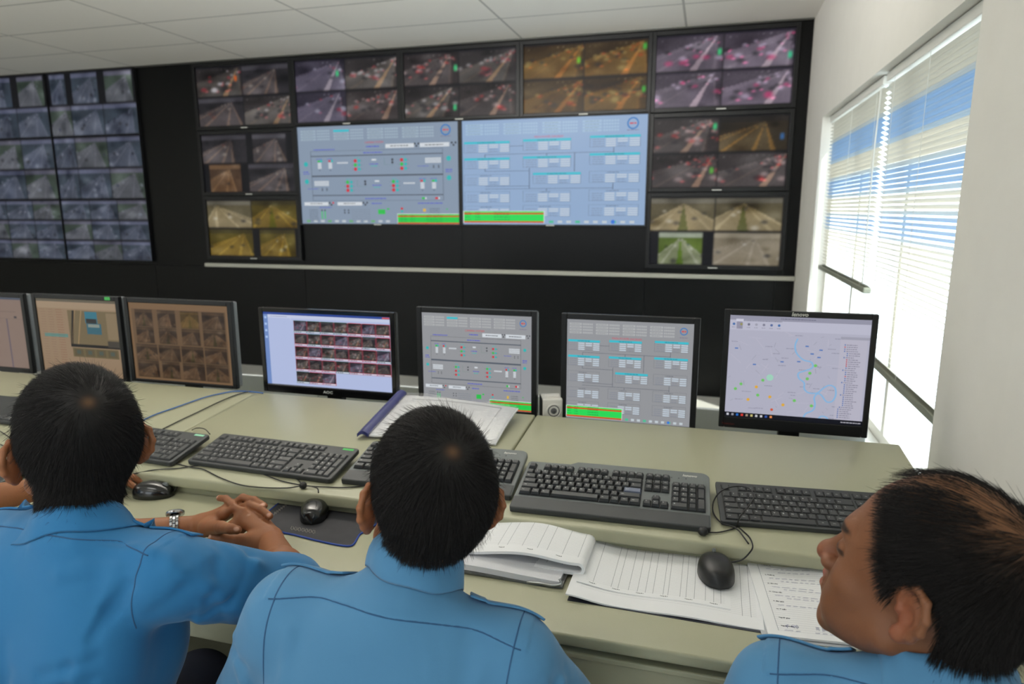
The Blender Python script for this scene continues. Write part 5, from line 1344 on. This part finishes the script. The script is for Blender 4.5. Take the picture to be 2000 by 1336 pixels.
def torso_frame(shL, shR, hip):
    shL, shR, hip = map(np.array, (shL, shR, hip)); m_ = (shL+shR)/2; x = nrm(shR-shL); z = nrm(m_-hip); y = nrm(np.cross(z, x)); z = np.cross(x, y)
    F = np.eye(4); F[:3, 0] = x; F[:3, 1] = y; F[:3, 2] = z; F[:3, 3] = m_; return F
def chair(x, y, yaw, label):
    t = thing('office_chair', label, 'chair', (x, y, 0), yaw)
    MB().box(-.23, .23, -.22, .22, .37, .43, .03, 4).build('seat', M_fabric, t, smooth=True, angle=1.)
    bk = MB().grid(lambda a, b: ((a-.5)*.40*(1-.15*b), -.245-.03*b+.06*(2*a-1)**2*.5, .50+.36*b), 12, 10); bo = bk.build('backrest', M_fabric, t, smooth=True)
    so_ = bo.modifiers.new('s', 'SOLIDIFY'); so_.thickness = .035; so_.offset = -1; bv = bo.modifiers.new('b', 'BEVEL'); bv.width = .01; bv.segments = 3
    MB().tube([(0, -.16, .365), (0, -.29, .37), (0, -.315, .5), (0, -.305, .62)], .014, 8).build('back_support', M_bezel, t, smooth=True)
    MB().lathe([(.028, .10), (.028, .24), (.018, .24), (.018, .37), (0, .37)], n=16).build('gas_column', M_bezel, t, smooth=True)
    for k in range(5):
        a = 2*PI*k/5+.3; l = MB(); l.tube([(.02*math.cos(a), .02*math.sin(a), .11), (.225*math.cos(a), .225*math.sin(a), .075)], [.022, .014], 8)
        lo = l.build('leg', M_bezel, t, smooth=True)
        w_ = MB(); w_.lathe([(0, -.012), (.024, -.012), (.026, 0), (.024, .012), (0, .012)], n=14, M=Matrix.Translation((.23*math.cos(a), .23*math.sin(a), .026)) @ Matrix.Rotation(a, 4, 'Z') @ Matrix.Rotation(PI/2, 4, 'X')); w_.build('castor', M_bezel, lo, smooth=True)
    return t
M_fabric = mat('black_chair_fabric', (20, 20, 22), .9, bump=.5, bscale=600)

def person(name_label, HM, shL, shR, hip, elbL, elbR, hL, hR, shirt, poly, whorl, nh, seed, hbody=.0025, sleeve=(.9, .9), folds=(), creases=(), thin=None, swirl=.5, neck=None, hairkw={}, fat=0., fore=(None, None), yoke=-.055, extra=None, straps=True, broad=1., leg=0., skin=None, ear=(0, 0, 0), blobs=(), crown=0.):
    base = np.array([hip[0], hip[1], 0.]); t = thing('person', name_label, 'person', tuple(base))
    HM = np.array(HM); TF = torso_frame(shL, shR, hip); R, o = TF[:3, :3], TF[:3, 3]; T = lambda *p: o+R@np.array(p, float)
    shL, shR, hip, elbL, elbR = map(lambda q: np.array(q, float), (shL, shR, hip, elbL, elbR)); hw = np.linalg.norm(shR-shL)/2
    Lt = np.linalg.norm(o-hip)
    H = lambda *p: HM[:3, 3]+HM[:3, :3]@np.array(p, float)
    nb = T(0, -.012, .035) if neck is None else np.array(neck)
    kn = [np.array([hip[0]+s*.12+leg*.42, hip[1]+.42, .50]) for s in (-1, 1)]; an = [k+np.array([0, .02, -.42]) for k in kn]
    def torso(S, g, f):
        S.ell((0, .025, -.17), (hw*.93+g, .118+g, .22), .02, f)
        for s in (-1, 1):
            S.cone(T(s*.015, -.010, .030), T(s*(hw-.005), .004, -.012), .050+g, .050+g, .03)
            S.ell((s*hw*.50, -.040, -.11), (.075+g, .058+g, .10+g), .05, f)
            S.ell((s*hw*.45, .075, -.12), (.07+g, .05+g, .08+g), .05, f)
        S.ell((0, -.025, -.03), (.10+g, .060+g, .075+g), .05, f)
        S.ell((0, .02, -Lt*.70), (.150*broad+g, .112+g, .18), .06, f)
        S.ell(tuple(R.T@(hip-o)), (.165*broad+g, .125+g, .11), .06, f)
    # body: one continuous skin
    S = Sdf(); f = S.frame(HM); head_ops(S, f, fat=fat, ear=ear, crown=crown); ft = S.frame(TF)
    S.cone(H(0, -.018, -.020), nb, .050+fat, .047+fat, .025); S.cone(H(0, .025, -.055), nb+R@np.array([0, .055, 0]), .030, .032, .03); S.cone(H(0, -.045, .0), nb+R@np.array([0, -.008, .01]), .038, .036, .025)
    torso(S, -.006, ft)
    for sh, el, hd in ((shL, elbL, hL), (shR, elbR, hR)):
        W_ = np.array(hd['wrist']); S.cone(sh, el, .045, .037, .03); S.cone(el, el+(W_-el)*.35, .036, .040, .02); S.cone(el+(W_-el)*.35, W_, .039, .024, .02); hand_ops(S, hd)
    for s, k, a in zip((-1, 1), kn, an):
        S.cone(hip+np.array([s*.08, .02, -.01]), k, .078, .055, .05); S.cone(k, a, .052, .036, .03); S.cone(a, a+np.array([0, .13, -.03]), .034, .028, .02)
    for c_, r_ in blobs: S.ell(c_, r_, .015)
    allp = np.array([shL, shR, elbL, elbR, hip, H(0, 0, .14), H(0, .12, 0), H(0, -.11, 0), hL['wrist'], hR['wrist']]+[q for hd in (hL, hR) for P, r in hd['fingers'] for q in P]+kn+an)
    lo = allp.min(0)-.14; hi = allp.max(0)+.16; lo[2] = -.01
    V, Q = S.mesh(lo, hi, hbody)
    ex = list(extra or [])
    for hd in (hL, hR):
        for P, r in [(p_, r_) for p_, r_ in hd['fingers']]+[(hd['thumb'], .0095)]:
            q = np.array(P[-1]); dd = nrm(q-np.array(P[-2])); up = np.array(hd.get('nailup', (0, 0, 1.)))
            up = nrm(up-dd*(up@dd)); ex.append((q+up*r*.9+dd*.001, (.0058, .0058, .0050), (206, 160, 140), .8)); 
            for k in range(1, len(P)-1): ex.append((np.array(P[k])+up*r, (.006, .006, .006), (138, 88, 62), .45))
    raw_mesh('body', V, Q, M_skin, t, skin_cols(V, HM, ex, SK if skin is None else np.array(skin)/255.))
    # eyes
    for s in (-1, 1):
        eb = MB().lathe([(.0115*math.sin(a), .0115*math.cos(a)) for a in np.linspace(.001, PI-.001, 12)], n=16); M4 = Matrix(HM.tolist()) @ Matrix.Translation((s*.031, .0782, .0112)) @ Matrix.Rotation(-PI/2, 4, 'X')
        eo = eb.build('eye', M_eye, t, smooth=True, M=Matrix.Translation(-Vector(base)) @ M4)
    # trousers and shoes
    S2 = Sdf(); f2 = S2.frame(TF); S2.ell(tuple(R.T@(hip-o)+np.array([0, 0, -.02])), (.178*broad, .138, .10), .03, f2)
    for s, k, a in zip((-1, 1), kn, an): S2.cone(hip+np.array([s*.08, .02, -.01]), k, .088, .066, .05); S2.cone(k, a+np.array([0, 0, .02]), .064, .054, .03)
    pp = np.array([hip]+kn+an); V, Q = S2.mesh(pp.min(0)-.2, pp.max(0)+.2, .006); raw_mesh('trousers', V, Q, M_trouser, t)
    for a in an:
        S3 = Sdf(); S3.cone(a+np.array([0, -.02, -.045]), a+np.array([0, .15, -.052]), .040, .034, .03); S3.half((0, 0, .004), (0, 0, -1), .006); S3.cone(a+np.array([0, 0, .0]), a+np.array([0, -.005, -.04]), .040, .042, .02)
        V, Q = S3.mesh(a-.14, a+np.array([.14, .3, .1]), .004); raw_mesh('shoe', V, Q, M_shoe, t)
    # shirt
    S = Sdf(); ft = S.frame(TF); torso(S, .006, ft); ends = []
    for i, (sh, el, hd) in enumerate(((shL, elbL, hL), (shR, elbR, hR))):
        W_ = np.array(hd['wrist']); a_ = sleeve[i]
        S.cone(sh+R@np.array([0, 0, -.004]), el, .062, .058, .035); S.cone(el, el+(W_-el)*.30, .058, .060, .02)
    cu0 = nrm(H(0, -.015, -.02)-nb); S.cone(nb-cu0*.02, nb+cu0*.012, .058+fat, .0530+fat, .03)
    for i, (sh, el, hd) in enumerate(((shL, elbL, hL), (shR, elbR, hR))):   # open cuffs
        W_ = np.array(hd['wrist']); d = nrm(W_-el); c0 = el+d*(fore[i] if fore[i] is not None else .03)
        S.cone(c0+d*.03, c0+d*.20, .075, .12, .003, 0, 's'); S.cone(c0-d*.02, c0+d*.03, .046, .050, .003, 0, 's')
    S.cone(nb+cu0*.012, nb+(H(0, -.02, 0)-nb)*1.0, .044+fat, .047+fat, .006, 0, 's')
    rg = np.random.RandomState(seed); W3 = rg.randn(6, 3)*22; ph = rg.rand(6)*6
    FO = [(np.array(a), np.array(b), wd, ht) for a, b, wd, ht in folds]
    for i, (sh, el) in enumerate(((shL, elbL), (shR, elbR))):
        s_ = (-1, 1)[i]; ax = nrm(el-sh); la = np.linalg.norm(el-sh); bk = nrm(-R[:, 1]+.2*R[:, 2]); sd = np.cross(ax, bk)
        for k in range(7):
            u0 = rg.uniform(.15, 1.02); a0 = rg.uniform(-1.2, 1.2); c0 = sh+ax*la*u0+(bk*math.cos(a0)+sd*math.sin(a0))*.060
            dr = nrm(ax*rg.uniform(-.6, .6)+sd*math.cos(a0)-bk*math.sin(a0)); FO.append((c0-dr*.022, c0+dr*.030, rg.uniform(.007, .012), rg.choice([-1, 1])*rg.uniform(.0030, .0055)))
        for k in range(4):
            p0 = T(s_*(hw-.02), -.10, -.10-.03*k); FO.append((p0, p0+R@np.array([-s_*rg.uniform(.06, .12), -.01, -rg.uniform(.02, .09)]), .009, rg.choice([-1, 1])*.0040))
    for k in range(5):
        x_ = rg.uniform(-.12, .12); p0 = T(x_, -.12, rg.uniform(-.05, -.22)); FO.append((p0, p0+R@np.array([rg.uniform(-.08, .08), 0, -rg.uniform(.05, .12)]), .012, rg.choice([-1, 1])*.0030))
    FA = np.array([f_[0] for f_ in FO]); FB = np.array([f_[1] for f_ in FO]); FM = (FA+FB)/2
    FA, _n = S.project(FA, 0, 5); FB, _n = S.project(FB, 0, 5); FM, _n = S.project(FM, 0, 5)
    FO = [(a, m2, f_[2], f_[3]) for a, m2, f_ in zip(FA, FM, FO)]+[(m2, b, f_[2], f_[3]) for b, m2, f_ in zip(FB, FM, FO)]
    def post(P, d):
        L = (P-o)@R; w_ = np.sin(P@W3.T+ph).sum(1)*.0009
        w_ += .0035*np.exp(-((L[:, 0]-.11-.10*(L[:, 2]+.2))/.012)**2)*sst(.03, .01, L[:, 2])*(L[:, 1] < 0)      # pleats under the yoke
        w_ += .0035*np.exp(-((L[:, 0]+.11+.10*(L[:, 2]+.2))/.012)**2)*sst(.03, .01, L[:, 2])*(L[:, 1] < 0)
        yl = -yoke-.016*(L[:, 0]/hw)**2; w_ += .0018*sst(-.0015, .0015, L[:, 2]-yl)*(L[:, 1] < .02)*(np.abs(L[:, 0]) < hw+.02)
        for a, b, wd, ht in FO:
            e = b-a; L2 = e@e; q = P-a; h_ = (q@e)/L2; hc = np.clip(h_, 0, 1); v_ = q-hc[:, None]*e; dist2 = (v_*v_).sum(1)
            w_ += ht*.75*np.exp(-dist2/wd**2)
        return d-w_
    S.post = post
    V, Q = S.mesh(np.array([lo[0], lo[1], .42]), np.array([hi[0], hi[1], nb[2]+.12]), .0032)
    sh_o = raw_mesh('shirt', V, Q, shirt, t)
    # seams, shoulder straps
    def march(P, D):
        P = np.array(P, float); D = np.array(D, float); D = D/np.linalg.norm(D, axis=1, keepdims=True)
        for _ in range(60): P = P+D*np.clip(S.ev(P)*.7, -.02, .03)[:, None]
        return P
    def strip(name, path, dirs, wid, off, th_, mtl, parent=t, n=24, smooth=True):
        P = march(path, dirs); P = np.array(smooth_path(P, 4)); P, nn = S.project(P, off, 2); tg = np.gradient(P, axis=0); tg /= np.linalg.norm(tg, axis=1, keepdims=True)
        bn = np.cross(nn, tg); bn /= np.linalg.norm(bn, axis=1, keepdims=True); prof = [(-1, 0), (-1, 1), (-.8, 1.15), (.8, 1.15), (1, 1), (1, 0)]
        mb = MB(); vs_ = []; m_ = len(prof)
        for i in range(len(P)):
            for a, b in prof: vs_.append(P[i]+bn[i]*a*wid/2+nn[i]*b*th_-base)
        fs = [(i*m_+k, i*m_+(k+1) % m_, (i+1)*m_+(k+1) % m_, (i+1)*m_+k) for i in range(len(P)-1) for k in range(m_)]+[tuple(range(m_))[::-1], tuple((len(P)-1)*m_+k for k in range(m_))]
        return mb.add(vs_, fs).build(name, mtl, parent, smooth=True)
    seam_m = M_seam
    xs_ = np.linspace(-hw-.012, hw+.012, 17)
    strip('yoke_seam', [T(x, -.30, -yoke-.016*(x/hw)**2) for x in xs_], [R[:, 1]]*17, .0018, -.0005, .0010, seam_m)
    for s, sh, el in ((-1, shL, elbL), (1, shR, elbR)):
        cc_ = T(s*(hw-.006), 0, -.035); an_ = np.linspace(-.25, 2.2, 13)
        D_ = [R@np.array([s*.10, -math.sin(a), math.cos(a)]) for a in an_]
        strip('armhole_seam', [cc_+d_*.2 for d_ in D_], [-d_ for d_ in D_], .0018, -.0005, .0010, seam_m)
        if straps:
            q_ = np.linspace(0, 1, 7)
            strip('shoulder_strap', [T(s*(hw+.026-(hw-.062)*k), .030-.014*k, .20) for k in q_], [-R[:, 2]]*7, .040, .0008, .0030, shirt)
    # collar
    cu = nrm(H(0, -.015, -.02)-nb); fwd = nrm(R[:, 1]-cu*(R[:, 1]@cu)); rt = np.cross(fwd, cu)
    nth = 48; prof = [(-.002, -.010), (-.003, .020), (.000, .033), (.005, .036), (.009, .031), (.0155, .006), (.020, -.014), (.0175, -.015), (.012, .004), (.0065, .026), (.003, .024), (.002, -.010)]
    vs_ = []
    for i in range(nth+1):
        a = -PI*.86+PI*1.72*i/nth            # 0 = back
        fr_ = abs(a)/(PI*.86); rx, ry = .0500+fat, .0520+fat; dirv = -fwd*math.cos(a)+rt*math.sin(a)
        for j, (ro, zz) in enumerate(prof):
            ext = 1+.9*fr_**3 if j in (6, 7) else 1
            c = nb+cu*(.012-.016*fr_**2+zz*(1 if zz > 0 else ext)+.002*math.sin(a*5))+dirv*((ry if abs(math.cos(a)) > .7 else rx)+ro*(1.15 if j in (5, 6, 7) else 1)+.012*fr_**2)
            vs_.append(c-base)
    m_ = len(prof); fs = [(i*m_+k, (i+1)*m_+k, (i+1)*m_+(k+1) % m_, i*m_+(k+1) % m_) for i in range(nth) for k in range(m_)]+[tuple(range(m_)), tuple(nth*m_+k for k in range(m_-1, -1, -1))]
    vw = np.array(vs_)+base; jj = np.arange(len(vw)) % m_; aa = np.abs(-.86*PI+PI*1.72*(np.arange(len(vw))//m_)/nth)
    lowm = (jj == 6) | (jj == 7); pr, nn_ = S.project(vw[lowm], .0012, 4); mv = pr+nn_*np.where(jj[lowm] == 6, .0016, 0.)[:, None]
    far_ = np.linalg.norm(mv-vw[lowm], axis=1) > .03; mv[far_] = vw[lowm][far_]; vw[lowm] = mv
    mid = (jj == 5) | (jj == 8); dn = S.ev(vw[mid]); push = np.clip(.004-dn, 0, .01); vw[mid] += cu*push[:, None]
    vs_ = [q-base for q in vw]
    co = MB().add(vs_, fs).build('collar', shirt, t, smooth=True)
    sb = co.modifiers.new('s', 'SUBSURF'); sb.levels = 1; sb.render_levels = 1
    hair(t, HM, poly, np.array(whorl), nh, seed, swirl=swirl, thin=thin, tmat=M_hair, fat=fat, crown=crown, nb=nb, **hairkw)
    return t, S, T, H
M_eye = mat('eye', (70, 52, 44), .1, coat=.5)
M_seam = mat('blue_seam_thread', (36, 78, 116), .8)
A_ = lambda u, v, z: at_z(u, v, z)
rd = math.radians
# -- left man
HM1 = head_frame((-.952, .810, 1.106), rd(55.3), rd(10.9), rd(2.7))
hL1 = dict(wrist=A_(392, 1028, .800), thumb=[A_(408, 1030, .818), A_(432, 1030, .846), A_(451, 1033, .853), A_(463, 1035, .851)], nailup=(.25, -.7, .65),
    fingers=[([A_(437, 1004, .842), A_(458, 992, .858), A_(474, 998, .856), A_(486, 1008, .846)], .0080), ([A_(446, 994, .842), A_(474, 972, .866), A_(497, 977, .868), A_(516, 988, .862)], .0084), ([A_(452, 997, .835), A_(488, 986, .862), A_(510, 994, .860), A_(527, 1008, .852)], .0080), ([A_(446, 1002, .822), A_(478, 998, .846), A_(498, 1006, .846), A_(512, 1018, .838)], .0072)])
hR1 = dict(wrist=A_(530, 1056, .812), thumb=[A_(502, 1058, .812), A_(468, 1055, .814), A_(437, 1053, .812), A_(415, 1051, .808)], nailup=(.25, -.7, .65),
    fingers=[([A_(472, 1012, .842), A_(454, 984, .860), A_(441, 974, .862), A_(429, 973, .856)], .0082), ([A_(486, 1005, .842), A_(466, 984, .850), A_(452, 988, .838), A_(446, 1000, .828)], .0084), ([A_(500, 1006, .836), A_(480, 988, .844), A_(462, 992, .830), A_(455, 1002, .822)], .0080), ([A_(511, 1014, .826), A_(494, 996, .836), A_(478, 998, .824), A_(470, 1006, .816)], .0072)])
M_sh1 = shirt_mat('vivid_blue_uniform_cotton', (40, 108, 156)); M_sh2 = shirt_mat('blue_uniform_cotton', (73, 124, 162)); M_sh4 = shirt_mat('pale_blue_uniform_cotton', (110, 164, 214))
shL1, shR1 = np.array((-1.085, .745, .945)), at_d(322, 1118, 1.035); elR1 = np.array((-.665, .925, .835)); elL1 = np.array((-1.235, 1.00, .802))
p1 = person('seated man in a vivid blue shirt with clasped hands and a steel wristwatch', HM1, shL1, shR1, (-.86, .62, .50), elL1, elR1, hL1, hR1, M_sh1, HAIR1, (.004, -.078, .112), 26000, 3, neck=at_d(156, 1050, 1.045), blobs=[(A_(462, 1030, .822), (.022, .022, .018))],
    folds=[(at_d(345, 1100, .96), at_d(480, 1200, 1.06), .012, .009), (at_d(430, 1095, 1.08), at_d(520, 1150, 1.12), .012, .008), (at_d(470, 1110, 1.10), at_d(400, 1210, 1.03), .010, -.008), (at_d(220, 1150, .93), at_d(175, 1250, .93), .010, -.009), (at_d(250, 1060, .98), at_d(330, 1080, .98), .012, .008), (at_d(60, 1060, .98), at_d(230, 1055, .98), .012, .006), (at_d(90, 1120, .93), at_d(180, 1085, .93), .012, .006)], fore=(.02, .035))
# -- middle man
HM2 = head_frame((-.366, .848, 1.068), rd(33), rd(5), rd(7))
hip2 = (-.37, .70, .50)
shL2, shR2 = np.array((-.545, .765, .915)), np.array((-.222, .790, .885)); elL2 = np.array((-.668, .775, .67)); elR2 = np.array((-.135, .89, .68))
p2 = person('middle seated man in a blue uniform shirt, seen from behind with visible crown', HM2, shL2, shR2, hip2, elL2, elR2,
    hand_auto((-.50, 1.0, .61), (.5, .8, -.1), (0, .1, 1), (1, -.4, 0)), hand_auto((-.24, 1.03, .61), (-.5, .8, -.1), (0, .1, 1), (-1, -.4, 0)), M_sh2, HAIR2, (.004, -.078, .112), 30000, 5, neck=at_d(806, 1112, .965))
# -- right man
HM3 = head_frame((.267, .862, 1.030), rd(52), rd(12), rd(3))
def thin3(L): return np.clip(.9*np.exp(-((L[:, 0]/.055)**2+((L[:, 1]-.0)/.085)**2+((L[:, 2]-.135)/.05)**2))+.85*np.exp(-((L[:, 0]/.045)**2+((L[:, 1]-.045)/.05)**2+((L[:, 2]-.12)/.05)**2))+.8*np.exp(-(((L[:, 0])/.04)**2+((L[:, 1]+.055)/.035)**2+((L[:, 2]-.125)/.035)**2)), 0, 1)
shL3, shR3 = np.array((.118, .842, .868)), np.array((.458, .795, .872)); elL3 = np.array((.060, .90, .67)); elR3 = np.array((.50, .93, .67))
p3 = person('seated man at the right in a blue shirt, face in profile, thinning hair', HM3, shL3, shR3, (.29, .70, .47), elL3, elR3,
    hand_auto((.17, 1.03, .58), (.4, .8, -.1), (0, .1, 1), (1, -.4, 0)), hand_auto((.41, 1.06, .58), (-.4, .8, -.1), (0, .1, 1), (-1, -.4, 0)), M_sh2, HAIR3, (.004, -.082, .106), 26000, 9, neck=(.296, .832, .936), ear=(0, -.010, .010), crown=.012, skin=(116, 75, 50), thin=thin3, hairkw=dict(top=.042, thick=.015), hbody=.0021, fat=.003)
# -- far left person, mostly outside the frame
HM4 = head_frame((-1.93, .80, 1.17), rd(10), rd(-6), 0)
p4 = person('person in a pale blue sleeve at the left edge, hand on a mouse', HM4, (-2.10, .74, .98), (-1.76, .76, .98), (-1.93, .64, .50), (-2.16, .92, .80), (-1.70, .99, .812),
    hand_auto((-2.05, 1.18, .79), (.3, .9, 0), (0, 0, 1), (1, -.2, 0), curl=(.3, .3, .3)), hand_auto((-1.53, 1.235, .806), (.80, .58, .06), (0, .1, 1), (-.58, .80, 0), curl=(.12, .32, .30), spread=.16), M_sh4, HAIR0, (.004, -.078, .112), 2500, 21, hbody=.0032, fore=(.02, .21))
# wristwatch on the left man's left wrist
we, ww = elL1, np.array(hL1['wrist']); wc = we+(ww-we)*.80; wa = nrm(ww-we)
WM = Vector(wa).to_track_quat('Z', 'Y').to_matrix().to_4x4(); WM.translation = Vector(wc)
t = thing('wristwatch', 'steel wristwatch with a link bracelet on the left man\'s wrist', 'watch', M=WM)
rW = .0315; bd = MB()
for k in range(22):
    a = 2*PI*k/22
    for j, zz in enumerate((-.006, 0, .006)):
        aa = a+(.14 if j == 1 else 0); Mk = Matrix.Rotation(aa, 4, 'Z') @ Matrix.Translation((rW, 0, zz)); bd.box(-.0014, .0014, -.0042, .0042, -.0028, .0028, .0006, 1, M=Mk)
bd.build('bracelet', mat('brushed_steel', (176, 178, 180), .25, metal=1), t)
up_l = WM.to_3x3().inverted() @ Vector((-.55, .35, .75)); ac = math.atan2(up_l.y, up_l.x)
Mc = Matrix.Rotation(ac, 4, 'Z') @ Matrix.Translation((rW+.001, 0, 0)) @ Matrix.Rotation(PI/2, 4, 'Y')
MB().lathe([(0, 0), (.018, 0), (.019, .002), (.019, .007), (.0165, .009), (.0160, .0075), (0, .0075)], n=32, M=Mc).build('case', bpy.data.materials['brushed_steel'], t, smooth=True, angle=.6)
MB().lathe([(0, .0077), (.0155, .0077), (.0155, .0081), (0, .0081)], n=32, M=Mc).build('dial', M_bezel, t)
chair(-.93, .60, rd(20), 'black office chair under the man with the wristwatch'); chair(-.37, .68, rd(5), 'black office chair under the middle man'); chair(.29, .68, rd(0), 'black office chair under the right man'); chair(-1.93, .60, 0, 'black office chair under the person at the left edge')
